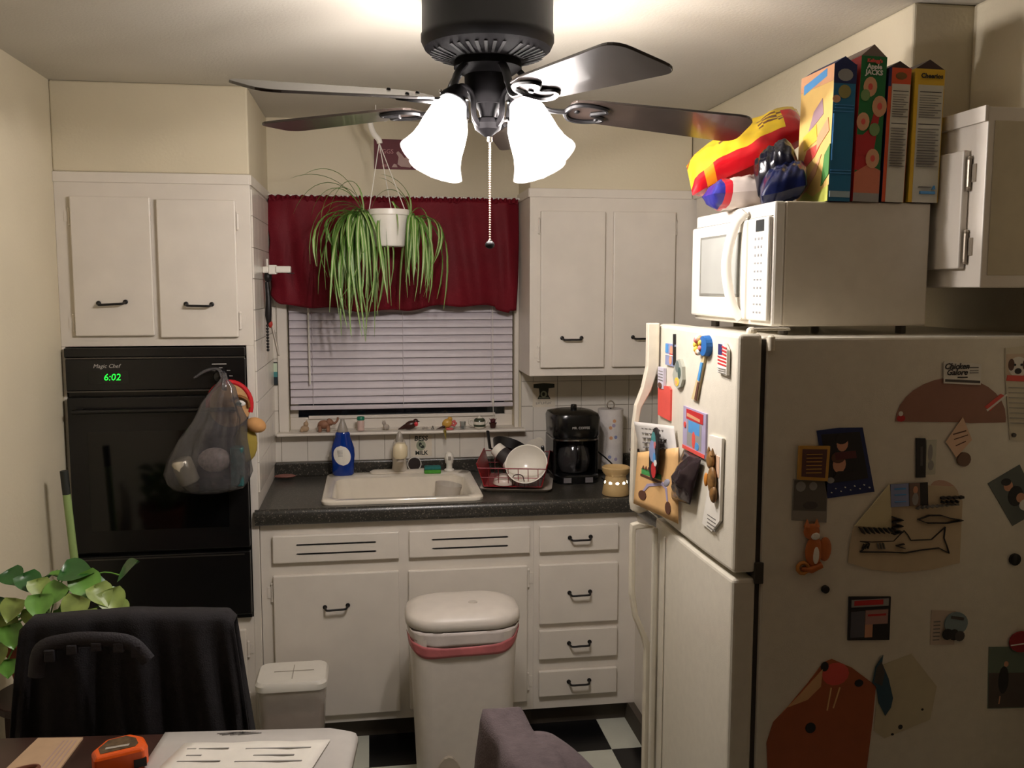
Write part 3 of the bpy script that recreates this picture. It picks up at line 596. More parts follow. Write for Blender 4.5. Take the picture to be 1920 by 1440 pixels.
ax = Vector((.45, -.55, .45)).normalized()
MB().lathe([(0, 0), (.062, 0), (.078, .035), (.080, .035), (.064, -.003), (0, -.003)], (.955, -.225, zb+.10), 28, axis=(.25, .5, .8), cap0=False, cap1=False).build('pan_body', NON, pn, smooth=40)
MB().tube([(.90, -.26, zb+.115), (.882, -.275, zb+.125), (.873, -.28, zb+.20)], [.008, .009, .009], 8, flat=.6).build('pan_handle', NON, pn, smooth=40)
tu = thing('striped_tumbler', 'white tumbler with a wide charcoal band tilted in the dish rack', 'cup', (.97, -.36, zb+.03))
ax = Vector((.72, -.35, -.58)); ax.normalize(); o = Vector((.913, -.335, zb+.135))
def cyl(name, m, a, b_, r0, r1):
    MB().lathe([(r0, a), (r1, b_)], o, 24, axis=ax).build(name, m, tu, smooth=40)
cyl('base_band', WDI, 0, .032, .029, .0325); cyl('dark_band', CHA, .032, .078, .0328, .037); cyl('rim_band', WDI, .078, .108, .0372, .0385)
bw = MB(); bw.lathe([(.0, .012), (.045, .014), (.07, .045), (.082, .07), (.086, .07), (.074, .038), (.048, .004), (.03, 0), (0, 0)], (1.052, -.398, zb+.055), 32, axis=(-.08, -.78, .55), cap0=False, cap1=False)
tag(bw.build('serving_bowl', WDI, smooth=50), 'large white serving bowl facing out at the front of the dish rack', 'bowl', 'dishes drying in the rack')
sb = MB(); sb.lathe([(.045, 0), (.047, .004), (.04, .024), (.022, .034), (.02, .038), (0, .038)], (.955, -.425, zb+.006), 24); tag(sb.build('small_bowl', mat('pinkish_bowl', (216, 200, 190), .25), smooth=50), 'small upside down bowl at the front left of the dish rack', 'bowl', 'dishes drying in the rack')
pl = MB(); pl.lathe([(0, .004), (.05, .004), (.072, .014), (.074, .014), (.05, 0), (0, 0)], (1.065, -.285, zb+.092), 28, axis=(-.75, -.45, .3), cap0=False, cap1=False); tag(pl.build('side_plate', WDI, smooth=50), 'white side plate standing on edge at the right of the dish rack', 'plate', 'dishes drying in the rack')
pl = MB(); pl.lathe([(0, .004), (.05, .004), (.072, .016), (.074, .016), (.05, 0), (0, 0)], (1.085, -.262, zb+.095), 28, axis=(-.75, -.45, .3), cap0=False, cap1=False); tag(pl.build('dessert_plate', WDI, smooth=50), 'white plate behind the other standing plate in the dish rack', 'plate', 'dishes drying in the rack')
kn = thing('paring_utensil', 'black handled utensil upright at the right end of the dish rack', 'utensil', (1.155, -.3, zb+.01))
MB().tube([(1.105, -.34, zb+.02), (1.107, -.34, zb+.09)], .004, 6).build('shaft', CHROME, kn); MB().box(1.100, 1.114, -.35, -.335, zb+.085, zb+.15).build('grip', NON, kn, bevel=.004)
PV = Vector((1.005, -.33, 0)); RA = Matrix.Rotation(R(-13), 3, 'Z')
for nm in ('drain_tray', 'dish_rack', 'frying_pan', 'striped_tumbler', 'serving_bowl', 'small_bowl', 'side_plate', 'dessert_plate', 'paring_utensil'):
    o = bpy.data.objects[nm]; o.location = PV+Vector((.014, .0, 0))+RA @ (o.location-PV); o.rotation_euler = (0, 0, R(-13))
# ================================================================== COFFEE MAKER
cm = thing('coffee_maker', 'black drip coffee maker with glass carafe on the worktop', 'coffee maker', (1.265, -.24, ZCN))
KB = mat('glossy_black_plastic', (14, 14, 15), .22, var=.1); X, Y = 1.268, -.24
MB().loft([rr(X, Y, .19, .25, .05, ZCN+.001), rr(X, Y, .192, .252, .05, ZCN+.03), rr(X, Y, .18, .24, .05, ZCN+.036)]).build('base', KB, cm, smooth=40)
MB().loft([rr(X, Y+.075, .186, .095, .03, ZCN+.03), rr(X, Y+.075, .19, .095, .03, ZCN+.27)]).build('water_tank', KB, cm, smooth=40)
MB().loft([rr(X, Y, .188, .23, .06, ZCN+.185), rr(X, Y, .202, .245, .06, ZCN+.20), rr(X, Y, .208, .25, .06, ZCN+.272), rr(X, Y, .196, .24, .06, ZCN+.288), rr(X, Y, .12, .16, .05, ZCN+.298)]).build('brew_head', KB, cm, smooth=40)
MB().loft([rr(X, Y, .197, .24, .06, ZCN+.180), rr(X, Y, .199, .242, .06, ZCN+.187)]).build('chrome_band', mat('dark_chrome', (150, 148, 145), .25, 1), cm, smooth=40)
MB().lathe([(.013, 0), (.014, .012), (.012, .02), (0, .022)], (X+.01, Y+.02, ZCN+.297), 12).build('lid_knob', KB, cm, smooth=40)
for s_ in (-.09, .09): MB().box(X+s_-.007, X+s_+.007, Y-.075, Y+.1, ZCN+.03, ZCN+.19).build('side_panel', KB, cm, bevel=.005)
cf = MB().lathe([(.0, .002), (.058, .002), (.07, .03), (.072, .06), (.062, .1), (.05, .125)], (X, Y-.03, ZCN+.038), 28, cap0=False, cap1=False).build('carafe', mat('smoke_glass', (60, 58, 58), .06, clear=.25), cm, smooth=60)
MB().lathe([(.0, .004), (.055, .004), (.066, .03), (.066, .035), (0, .035)], (X, Y-.03, ZCN+.038), 24).build('coffee', mat('coffee_liquid', (22, 12, 8), .1), cf, smooth=40)
MB().lathe([(.052, .122), (.053, .138), (.03, .143), (0, .143)], (X, Y-.03, ZCN+.038), 24).build('carafe_lid', KB, cf, smooth=40)
MB().tube(spline([(X, Y-.085, ZCN+.165), (X, Y-.125, ZCN+.155), (X, Y-.13, ZCN+.1), (X, Y-.105, ZCN+.065)]), .009, 8, flat=.7).build('carafe_handle', KB, cf, smooth=40)
MB().box(X-.062, X-.03, Y-.1275, Y-.124, ZCN+.006, ZCN+.027).box(X+.03, X+.062, Y-.1275, Y-.124, ZCN+.006, ZCN+.027).build('switch_plate', mat('grey_switch', (120, 116, 118), .3), cm)
text('lettering', 'MR. COFFEE', .014, (X+.01, Y-.1255, ZCN+.236), mat('silver_print', (190, 186, 180)), cm, 'S')
tag(MB().tube(spline([(X+.098, Y+.05, ZCN+.12), (X+.13, Y, ZCN+.10), (X+.17, Y-.06, ZCN+.06), (X+.2, Y-.10, ZCN+.02), (X+.14, Y-.16, ZCN+.006), (X+.12, Y-.05, ZCN+.006)]), .0032, 6).build('power_cord', KB, smooth=40), 'black power cord looping beside the coffee maker', 'cord')
# ---- paper towel
px_, py_ = 1.468, -.12
ph = thing('paper_towel_holder', 'wire paper towel holder with loop top by the coffee maker', 'holder', (px_, py_, ZCN))
MB().lathe([(.06, 0), (.06, .006), (.01, .012)], (px_, py_, ZCN+.001), 20).build('base', BLK, ph, smooth=40); MB().tube([(px_, py_, ZCN+.01), (px_, py_, ZCN+.285)], .004, 8).build('post', BLK, ph)
MB().tube([(px_+.016*math.sin(t), py_, ZCN+.298-.018*math.cos(t)) for t in [2*math.pi*k/16 for k in range(16)]], .003, 6, closed=True).build('loop', BRASS, ph, smooth=60)
pr_ = thing('paper_towel_roll', 'white printed paper towel roll standing on its holder', 'paper towel', (px_, py_, ZCN+.014))
MB().lathe([(.012, .0), (.056, .0), (.056, .268), (.012, .268)], (px_, py_, ZCN+.014), 28, cap0=False, cap1=False).build('towel', mat('towel_paper', (222, 216, 212), .9, bump=.4, bscale=160), pr_, smooth=40)
dcs = MB(); cols = [mat('print_orange', (214, 160, 120)), mat('print_blue', (140, 150, 190)), mat('print_purple', (170, 160, 190))]
for k, (a, zz) in enumerate(((-.2, .145), (.18, .148), (0, .20), (.05, .22), (-.3, .06), (.2, .05), (-.25, .19))):
    p0 = []; p1 = []
    for t in range(10):
        aa = a+.14*math.cos(t*.628); zz2 = ZCN+.014+zz+.008*math.sin(t*.628); p0.append((px_+.0555*math.sin(aa), py_-.0555*math.cos(aa), zz2)); p1.append((px_+.0566*math.sin(aa), py_-.0566*math.cos(aa), zz2))
    dcs.prism(p0, p1, k % 3)
dcs.build('print', cols, pr_)
# ---- wax warmer
wx, wy = 1.372, -.575
ww = thing('wax_warmer', 'beige ceramic wax warmer glowing through small round holes at the worktop corner', 'wax warmer', (wx, wy, ZCN))
CER = mat('beige_ceramic', (196, 166, 116), .4)
MB().lathe([(.052, 0), (.054, .004), (.05, .03), (.042, .066), (.04, .076), (.044, .08), (.054, .092), (.056, .108), (.052, .112), (.047, .104), (.03, .096), (0, .095)], (wx, wy, ZCN+.001), 28).build('warmer_body', CER, ww, smooth=40)
GLW = mat('warm_glow', (255, 236, 200), .5, emit=9)
for k, a in enumerate((-.75, -.12, .52, 1.2, -1.5)):
    MB().lathe([(.0068, 0), (0, .0012)], (wx+.0448*math.sin(a), wy-.0448*math.cos(a), ZCN+.052), 10, axis=(math.sin(a), -math.cos(a), .2)).build('glow_hole', GLW, ww)
# ---- white pot with dark handle behind
cp_ = thing('white_saucepan', 'white saucepan with dark handle half hidden behind the fridge', 'saucepan', (1.64, -.33, ZCN))
MB().lathe([(.0, .001), (.07, .001), (.075, .01), (.075, .13), (.079, .134), (.073, .134), (.07, .01)], (1.64, -.30, ZCN), 24, cap0=False, cap1=False).build('pan_body', WDI, cp_, smooth=40)
MB().tube([(1.57, -.32, ZCN+.125), (1.50, -.34, ZCN+.135)], [.009, .011], 8, flat=.7).build('pan_handle', mat('brown_bakelite', (40, 20, 18), .4), cp_, smooth=40)
# ================================================================== HANGING SPIDER PLANT
hx, hy = .497, -.35
tag(MB().tube([(.452, -.345, ZC-.001), (.452, -.345, 2.425), (.462, -.345, 2.415), (.452, -.345, 2.405)], .0022, 6).build('ceiling_hook', WHITE, smooth=40), 'small screw hook in the ceiling holding the hanging basket', 'hook')
hp = thing('hanging_pot', 'white plastic hanging pot on a hook hanger in front of the valance', 'flower pot', (hx, hy, 1.91))
MB().lathe([(.058, 0), (.062, .004), (.076, .12), (.083, .122), (.083, .143), (.079, .143), (.074, .11), (.0, .105)], (hx, hy, 1.91), 32, cap0=True).build('pot', WHITE, hp, smooth=35)
MB().lathe([(.073, 0), (0, .006)], (hx, hy, 2.016), 20, cap0=False).build('soil', mat('potting_soil', (42, 30, 22), .95, bump=.6), hp)
hk = [(.492, -.345, 2.395), (.482, -.345, 2.418), (.46, -.345, 2.427), (.438, -.345, 2.415), (.43, -.345, 2.39), (.442, -.345, 2.35), (.462, -.345, 2.325), (.466, -.345, 2.31)]
MB().tube(spline(hk, 5), [.006]*20+[.009]*16, 8, flat=1.2).build('hanger_hook', WHITE, hp, smooth=50)
for a in (200, 320, 80): MB().tube([(.464, -.345, 2.312), (hx+.08*math.cos(R(a)), hy+.08*math.sin(R(a)), 2.052)], .0018, 5).build('hanger_wire', WHITE, hp)
LG = mat('leaf_green', (96, 138, 56), .45, var=.3, scale=12); LP = mat('leaf_stripe', (178, 190, 138), .45, var=.1)
splant = thing('spider_plant', 'spider plant with long drooping striped leaves in the hanging white pot', 'plant', (hx, hy, 2.02))
def ribbon(path, w, parent, mats=(LG, LP), name='leaf'):
    n = len(path)-1; b = MB(); side0 = None
    for i, p in enumerate(path):
        d = (path[min(i+1, n)]-path[max(i-1, 0)]).normalized()
        s = d.cross(Vector((0, 0, 1))) if abs(d.z) < .97 else d.cross(Vector((.6, -.8, 0)))
        if s.length < 1e-4: s = Vector((1, 0, 0))
        s.normalize()
        if side0 is not None:
            if s.dot(side0) < 0: s = -s
            s = (s*.5+side0*.5).normalized()
        side0 = s; nn = s.cross(d)
        t = i/n; ww = w*(math.sin(math.pi*min(1, .22+.72*t))**.7)*(1 if t < .97 else .3)
        for q, h in ((-1, .35), (-.3, 0), (.3, 0), (1, .35)): b.v.append(tuple(p+s*ww*q+nn*ww*h))
    for i in range(n):
        for k in range(3): b.f.append((4*i+k, 4*i+k+1, 4*i+k+5, 4*i+k+4)); b.m.append(1 if k == 1 else 0)
    return b.build(name, mats, parent, smooth=90)
rnd = random.Random(11)
def hang(crown, n, spread, zlo, zhi, xs):
    for k in range(n):
        x = rnd.uniform(*xs); a = rnd.uniform(0, 6.28); outx = (x-crown[0])
        end = Vector((x+rnd.gauss(0, .035), crown[1]+rnd.uniform(-.10, .09), zlo+(zhi-zlo)*rnd.random()**.8))
        rise = rnd.uniform(.015, .075); q = rnd.uniform(.5, 1.3)
        p1 = Vector(crown)+Vector((outx*q+rnd.uniform(-.03, .03), rnd.uniform(-.05, .05), rise)); p2 = Vector((end.x+outx*.4*q+rnd.gauss(0, .05), end.y+rnd.uniform(-.03, .03), crown[2]-rnd.uniform(.0, .14)))
        st = Vector(crown)+Vector((rnd.uniform(-.02, .02), rnd.uniform(-.02, .02), rnd.uniform(-.03, .01)))
        ribbon(bez(st, p1, p2, end, 10), rnd.uniform(.005, .0095), splant)
hang((.39, -.37, 2.03), 58, .1, 1.53, 1.80, (.29, .43)); hang((.40, -.37, 2.03), 12, .1, 1.62, 1.9, (.22, .5))
hang((.60, -.36, 2.02), 24, .1, 1.64, 1.84, (.545, .68)); hang((.50, -.40, 2.03), 2, .1, 1.65, 1.8, (.46, .56))
for (tip, p1, p2) in (((.17, -.36, 2.18), (.36, -.36, 2.20), (.26, -.36, 2.24)), ((.12, -.33, 2.17), (.35, -.36, 2.17), (.22, -.33, 2.215)), ((.13, -.36, 2.03), (.34, -.36, 2.2), (.19, -.36, 2.19)), ((.20, -.4, 2.02), (.36, -.38, 2.15), (.24, -.4, 2.18)),
        ((.235, -.38, 2.0), (.38, -.36, 2.17), (.25, -.38, 2.18)), ((.255, -.36, 2.0), (.40, -.35, 2.22), (.30, -.36, 2.2)), ((.19, -.35, 1.84), (.36, -.36, 2.12), (.17, -.35, 2.12)), ((.22, -.4, 1.83), (.36, -.36, 2.1), (.2, -.4, 2.1)), ((.25, -.38, 1.74), (.38, -.36, 2.1), (.22, -.38, 2.08)),
        ((.47, -.36, 2.19), (.60, -.36, 2.12), (.54, -.36, 2.18)), ((.46, -.34, 2.18), (.59, -.36, 2.08), (.53, -.34, 2.17)), ((.43, -.38, 2.05), (.56, -.36, 2.17), (.45, -.38, 2.15)), ((.65, -.4, 1.86), (.62, -.38, 2.10), (.67, -.4, 2.05)), ((.53, -.43, 1.95), (.45, -.4, 2.1), (.54, -.43, 2.12))):
    ribbon(bez((.40 if tip[0] < .4 else .58, -.36, 2.03), p1, p2, tip, 12), .005, splant)
# ================================================================== CEILING FAN
FX, FY = .70, -1.862
fan = thing('ceiling_fan', 'black five blade ceiling fan with four lit glass shades', 'ceiling fan', (FX, FY, 2.1))
BRZ = mat('oil_rubbed_bronze', (9, 8, 9), .5, 0, var=.15, spec=.22); BRF = mat('fitter_bronze', (10, 9, 10), .65, 0, var=.15, spec=.04); BLD = mat('dark_blade_wood', (46, 38, 34), .3, var=.2, scale=14, coat=.25)
MB().lathe([(.135, ZC-.001), (.143, 2.44), (.1535, 2.425), (.1535, 2.34), (.156, 2.335), (.156, 2.322), (.148, 2.305)], (FX, FY, 0), 48, cap0=True, cap1=False).build('motor_housing', BRZ, fan, smooth=35)
MB().lathe([(.148, 2.305), (.13, 2.292), (.075, 2.278)], (FX, FY, 0), 48, cap0=False, cap1=False).build('vent_ring', BRF, fan, smooth=35)
vs_ = MB()
for k in range(40):
    a = 2*math.pi*k/40
    if k % 8 == 0: continue
    u = Vector((math.cos(a), math.sin(a), 0)); t = Vector((-u.y, u.x, 0)); c0 = Vector((FX, FY, 0))
    p = [c0+u*.135+t*.004+Vector((0, 0, 2.2935)), c0+u*.135-t*.004+Vector((0, 0, 2.2935)), c0+u*.088-t*.003+Vector((0, 0, 2.2800)), c0+u*.088+t*.003+Vector((0, 0, 2.2800))]
    vs_.prism(p, [q-Vector((0, 0, .0015)) for q in p])
vs_.build('vent_opening', mat('vent_black', (4, 4, 4), .9), fan)
MB().lathe([(.078, 2.28), (.08, 2.262), (.062, 2.25), (.055, 2.245), (.054, 2.205), (.05, 2.195), (.04, 2.187), (.036, 2.18)], (FX, FY, 0), 32).build('switch_housing', BRF, fan, smooth=35)
MB().lathe([(.034, 2.185), (.022, 2.165), (.018, 2.15), (.03, 2.146), (.034, 2.135), (.03, 2.122), (.016, 2.112), (.008, 2.106), (0, 2.105)], (FX, FY, 0), 28).build('light_fitter', BRF, fan, smooth=35)
AL0, PH = .013, .231
droop = [.042, .0, .007, .053, .026]; dph = [.015, 0, -.215, .05, .005]
for k in range(5):
    th = AL0+R(72)*k; u = Vector((math.cos(th), math.sin(th), 0)); t = Vector((-math.sin(th), math.cos(th), 0)); ph_ = PH+dph[k]
    w = t*math.cos(ph_)-Vector((0, 0, 1))*math.sin(ph_); o = Vector((FX, FY, 2.182))
    dz = lambda r: Vector((0, 0, -droop[k]*(r-.12)/.523))
    P2 = lambda r, s: o+u*r+w*s+dz(r)
    out = [(.195, -.030), (.205, -.048), (.26, -.058), (.60, -.0735)]
    for q in range(1, 5): a = R(90*q/5); out.append((.605+.038*math.sin(a), -.0735+.036*(1-math.cos(a))))
    out.append((.643, -.034)); right = [(r, -s) for r, s in reversed(out)]
    poly = out+right; nrm = u.cross(w).normalized()
    bo = MB().prism([P2(r, s)-nrm*.003 for r, s in poly], [P2(r, s)+nrm*.003 for r, s in poly]).build('blade', BLD, fan, bevel=.0015)
    ir = MB(); low = -nrm if nrm.z > 0 else nrm
    ir.tube(spline([o+u*.07+Vector((0, 0, .082)), o+u*.095+Vector((0, 0, .055)), o+u*.115+Vector((0, 0, .012)), P2(.145, 0)+low*.008, P2(.19, 0)+low*.008]), [.011]*10+[.009]*15, 8, flat=.7)
    for s in (-1, 1):
        ir.tube(spline([P2(.185, 0)+low*.008, P2(.20, s*.034)+low*.008, P2(.235, s*.044)+low*.007, P2(.275, s*.034)+low*.006, P2(.285, s*.02)+low*.006, P2(.268, s*.01)+low*.007, P2(.25, 0)+low*.007]), .0058, 6)
    for (r, s) in ((.215, 0), (.27, .033), (.27, -.033)):
        ir.lathe([(.007, 0), (.006, .004), (0, .005)], P2(r, s)+low*.004, 8, axis=low)
        ir.lathe([(.005, 0), (.004, .004), (0, .005)], P2(r, s)-low*.003, 8, axis=-low)
    ir.build('blade_iron', BRZ, bo, smooth=45)
# glass of the shades: lit frosted glass; bulbs inside give the light
SG = bpy.data.materials.new('swirl_glass'); SG.use_nodes = True; nt = SG.node_tree; nt.nodes.remove(nt.nodes['Principled BSDF']); outn = nt.nodes['Material Output']
tr_ = nt.nodes.new('ShaderNodeBsdfTransparent'); tl = nt.nodes.new('ShaderNodeBsdfTranslucent'); gl = nt.nodes.new('ShaderNodeBsdfGlossy'); gl.inputs['Roughness'].default_value = .15
em = nt.nodes.new('ShaderNodeEmission'); em.inputs[0].default_value = (1, .93, .86, 1); em.inputs[1].default_value = GLASS_GLOW
nz = nt.nodes.new('ShaderNodeTexNoise'); nz.inputs['Scale'].default_value = 14; nz.inputs['Distortion'].default_value = 2.5
rp = nt.nodes.new('ShaderNodeValToRGB'); rp.color_ramp.elements[0].position = .35; rp.color_ramp.elements[1].position = .65; rp.color_ramp.elements[0].color = (.18, .18, .18, 1); rp.color_ramp.elements[1].color = (.36, .36, .36, 1)
tcn = nt.nodes.new('ShaderNodeTexCoord'); nt.links.new(tcn.outputs['Object'], nz.inputs['Vector']); nt.links.new(nz.outputs['Fac'], rp.inputs['Fac'])
m1 = nt.nodes.new('ShaderNodeMixShader'); nt.links.new(rp.outputs['Color'], m1.inputs[0]); nt.links.new(tr_.outputs[0], m1.inputs[1]); nt.links.new(tl.outputs[0], m1.inputs[2])
m2 = nt.nodes.new('ShaderNodeMixShader'); m2.inputs[0].default_value = .06; nt.links.new(m1.outputs[0], m2.inputs[1]); nt.links.new(gl.outputs[0], m2.inputs[2])
ad = nt.nodes.new('ShaderNodeAddShader'); nt.links.new(m2.outputs[0], ad.inputs[0]); nt.links.new(em.outputs[0], ad.inputs[1]); nt.links.new(ad.outputs[0], outn.inputs[0])
SG.cycles.emission_sampling = 'NONE'; GLW.cycles.emission_sampling = 'NONE'; GRN.cycles.emission_sampling = 'NONE'
LB = bpy.data.materials.new('bulb_light'); LB.use_nodes = True; bb = LB.node_tree.nodes['Principled BSDF']; bb.inputs['Base Color'].default_value = (1, .95, .9, 1); bb.inputs['Emission Color'].default_value = (1, .915, .875, 1); bb.inputs['Emission Strength'].default_value = BULB
for k in range(4):
    a = R(38+90*k); u = Vector((math.cos(a), math.sin(a), 0)); ax = (u*math.sin(R(30))-Vector((0, 0, 1))*math.cos(R(30))).normalized(); nk = Vector((FX, FY, 2.175))+u*.108
    arm = MB().tube(spline([Vector((FX, FY, 2.128))+u*.025, Vector((FX, FY, 2.15))+u*.045, Vector((FX, FY, 2.193))+u*.05, Vector((FX, FY, 2.21))+u*.075, nk-ax*.03+Vector((0, 0, .006))]), .0065, 8).build('lamp_arm', BRF, fan, smooth=50)
    MB().lathe([(.02, -.03), (.024, -.02), (.033, -.006), (.034, .006), (.03, .008)], nk, 20, axis=ax).build('socket_cup', BRF, arm, smooth=40)
    for q in range(3):
        t_ = ax.orthogonal().normalized(); t_.rotate(Matrix.Rotation(2.094*q+.5, 3, ax)); MB().sphere(nk+t_*.037, .0045, seg=8, rings=5).build('thumb_screw', CHROME, arm)
    sh = MB().lathe([(.029, 0), (.033, .012), (.042, .035), (.047, .07), (.050, .1), (.056, .125), (.066, .147), (.070, .153)], nk, 32, axis=ax, cap0=False, cap1=False, wob=lambda q, z: 1+.012*math.sin(8*q+z*60)).build('glass_shade', SG, fan, smooth=60)
    MB().lathe([(.012, .01), (.013, .03), (.024, .06), (.026, .075), (.02, .092), (.008, .1)], nk, 10, axis=ax).build('bulb', LB, sh, smooth=60)
ch = MB(); z = 2.10; k = 0
while z > 1.862: ch.sphere((FX+.002, FY-.02, z), .0027, seg=6, rings=4); z -= .0056
ch.build('pull_chain', mat('pale_brass_chain', (214, 186, 170), .3, .6), fan)
MB().lathe([(.004, .006), (.006, .004), (.006, -.006), (.004, -.008)], (FX+.002, FY-.02, 2.098), 10).build('chain_stop', CHROME, fan)
pb_ = MB().sphere((FX+.002, FY-.02, 1.852), .0105, seg=16, rings=10, sc=(1.1, 1.1, .9)).build('pull_knob', BRZ, fan, smooth=60)
MB().lathe([(.007, 0), (.004, .006)], (FX+.002, FY-.02, 1.858), 10).build('knob_collar', CHROME, pb_)
# ================================================================== REFRIGERATOR
XF, FYN, FYF, FZT, FZS = 1.222, -2.128, -1.546, 1.649, 1.095
FRW = mat('fridge_enamel', (222, 216, 200), .32, var=.03, scale=40, bump=.1, bscale=400, coat=.2); GSK = mat('gasket', (60, 54, 46), .7)
fr = thing('refrigerator', 'off-white top-freezer refrigerator covered in magnets and papers', 'refrigerator', (1.62, -1.84, 0))
MB().box(1.296, 2.02, FYN, FYF, .02, 1.640).build('body', FRW, fr, bevel=.006)
MB().box(1.286, 1.298, FYN+.008, FYF-.008, .06, 1.636).build('gasket', GSK, fr)
MB().box(1.30, 2.0, FYN+.02, FYF-.02, .0005, .02).build('base_feet', GSK, fr)
def fdoor(name, z0, z1):
    # slightly crowned door front
    b = MB(); n = 8; loops = []
    for k in range(n+1):
        t = k/n; y = FYN+(FYF-FYN)*t; x = XF+.006*(2*t-1)**2
        loops.append([(x, y, z0), (1.285, y, z0), (1.285, y, z1), (x, y, z1)])
    return b.loft(loops).build(name, FRW, fr, bevel=.010, seg=3)
fz_ = fdoor('freezer_door', FZS+.006, FZT); fd_ = fdoor('fridge_door', .06, FZS-.006)
HY0, HY1 = -1.578, -1.553
def strap(outer, inner, parent):
    poly = outer+inner[::-1]
    b = MB(); n = len(outer)
    for i in range(n-1):
        a, b_, c_, d_ = outer[i], outer[i+1], inner[i+1], inner[i]
        b.add([(p[0], HY0, p[1]) for p in (a, b_, c_, d_)]+[(p[0], HY1, p[1]) for p in (a, b_, c_, d_)], [(0, 1, 2, 3), (7, 6, 5, 4), (0, 4, 5, 1), (3, 2, 6, 7)]+([(0, 3, 7, 4)] if i == 0 else [])+([(1, 5, 6, 2)] if i == n-2 else []))
    return b.build('handle', mat('handle_ivory', (224, 216, 196), .3), parent, bevel=.003)
strap([(1.188, 1.652), (1.188, 1.53), (1.175, 1.47), (1.156, 1.42), (1.149, 1.36), (1.146, 1.14), (1.15, 1.118), (1.17, 1.108)], [(1.221, 1.652), (1.221, 1.53), (1.20, 1.462), (1.172, 1.412), (1.163, 1.358), (1.160, 1.15), (1.163, 1.134), (1.221, 1.124)], fz_)
strap([(1.17, 1.082), (1.15, 1.076), (1.147, 1.05), (1.148, .87), (1.16, .80), (1.187, .735), (1.195, .70), (1.195, .08)], [(1.221, 1.066), (1.163, 1.062), (1.161, 1.045), (1.162, .875), (1.172, .81), (1.2, .745), (1.22, .70), (1.22, .08)], fd_)
MB().box(1.205, 1.221, -1.6, -1.585, .06, 1.07).build('edge_rib', FRW, fd_, bevel=.004)
MB().box(1.2195, 1.2225, -1.66, -1.652, .08, 1.06).build('edge_rib', FRW, fd_, bevel=.001)
hg_ = MB(); hg_.lathe([(.012, 0), (.012, .008), (.006, .014)], (1.27, FYN+.03, FZT), 12); hg_.box(1.262, 1.36, FYN+.022, FYN+.038, FZT+.006, FZT+.012); hg_.build('top_hinge', mat('handle_ivory', (224, 216, 196)), fr, bevel=.002)
MB().box(1.28, 1.302, FYN-.003, FYN+.02, FZS-.02, FZS+.03).build('mid_hinge', GSK, fr, bevel=.002)
MB().lathe([(.009, 0), (.009, .03), (.004, .034)], (1.302, FYN-.004, 1.612), 10).build('hinge_cap', mat('handle_ivory', (224, 216, 196)), fr, smooth=40)
# ---- things on the freezer door
B_F = XF-.0005+.001; col = lambda n, c: mat('print_'+n, c, .55, var=.04)
def FS(name, label, cat, poly, m, th=.0016, prints=(), base=None, **k): return sheet(name, label, cat, 'F', (XF+.002) if base is None else base, poly, m, th+.004, prints, group='magnets and papers on the freezer door', **k)
BLUE = col('blue', (36, 64, 160)); REDP = col('red', (190, 40, 44)); SKIN = col('skin', (206, 150, 120)); BLACKP = col('black', (28, 26, 28)); PURP = col('purple', (58, 34, 70)); LBLUE = col('light_blue', (80, 150, 210)); YEL = col('yellow', (226, 190, 70)); ORG = col('orange', (222, 120, 40)); GRNP = col('green', (70, 130, 60)); KRAFT = col('kraft', (226, 182, 124)); BRN = col('brown', (92, 58, 44)); WHP = col('white', (232, 228, 218)); PNK = col('pink', (214, 120, 120)); GRY = col('grey', (150, 148, 144)); DGR = col('dark_grey', (74, 70, 68)); CORAL = col('coral', (220, 84, 74))
FS('photo_strip', 'small blue photo strip of two faces at the upper left of the freezer door', 'photo', rect(-1.716, -1.64, 1.541, 1.60), BLUE, prints=[(ell(-1.69, 1.583, .013, .013), SKIN), (rect(-1.712, -1.675, 1.567, 1.574), REDP), (ell(-1.685, 1.556, .012, .012), SKIN), (rect(-1.664, -1.642, 1.575, 1.598), LBLUE), (rect(-1.716, -1.64, 1.568, 1.571), WHP)])
FS('stick_magnet', 'thin black stick magnet beside the photo strip', 'magnet', [(-1.711, 1.545), (-1.719, 1.545), (-1.714, 1.628), (-1.708, 1.628)], BLACKP, .004)
FS('leaf_brooch_magnet', 'teardrop magnet with grey leaves above a golden flower', 'magnet', [(-1.72, 1.52), (-1.735, 1.545), (-1.75, 1.562), (-1.775, 1.566), (-1.795, 1.548), (-1.80, 1.515), (-1.785, 1.495), (-1.76, 1.487), (-1.735, 1.495)], col('sage_grey', (168, 170, 158)), .007, [(ell(-1.757, 1.545, .016, .016, 9), col('leaf_grey', (104, 116, 112))), (ell(-1.775, 1.53, .012, .016, 9), col('leaf_dark', (72, 92, 84))), (ell(-1.757, 1.505, .018, .012, 8), YEL), (ell(-1.752, 1.503, .008, .006, 8), ORG)])
fm_ = thing('spatula_magnet', 'blue flower headed spatula magnet with long brown handle on the freezer door', 'magnet', (XF, -1.93, 1.47), 'magnets and papers on the freezer door')
f = pmap('F', XF+.002)
MB().prism([f(*p, .0002) for p in ell(-1.955, 1.612, .028, .026, 18)], [f(*p, .016) for p in ell(-1.955, 1.612, .026, .024, 18)]).build('head', col('deep_blue', (24, 92, 160)), fm_)
MB().prism([f(*p, .0002) for p in [(-1.937, 1.592), (-1.952, 1.592), (-1.895, 1.471), (-1.862, 1.473)]], [f(*p, .008) for p in [(-1.937, 1.592), (-1.952, 1.592), (-1.895, 1.471), (-1.862, 1.473)]]).build('grip', col('tan', (206, 186, 140)), fm_)
MB().prism([f(*p, .008) for p in [(-1.928, 1.57), (-1.942, 1.57), (-1.921, 1.523), (-1.908, 1.525)]], [f(*p, .011) for p in [(-1.928, 1.57), (-1.942, 1.57), (-1.921, 1.523), (-1.908, 1.525)]]).build('blue_band', LBLUE, fm_)
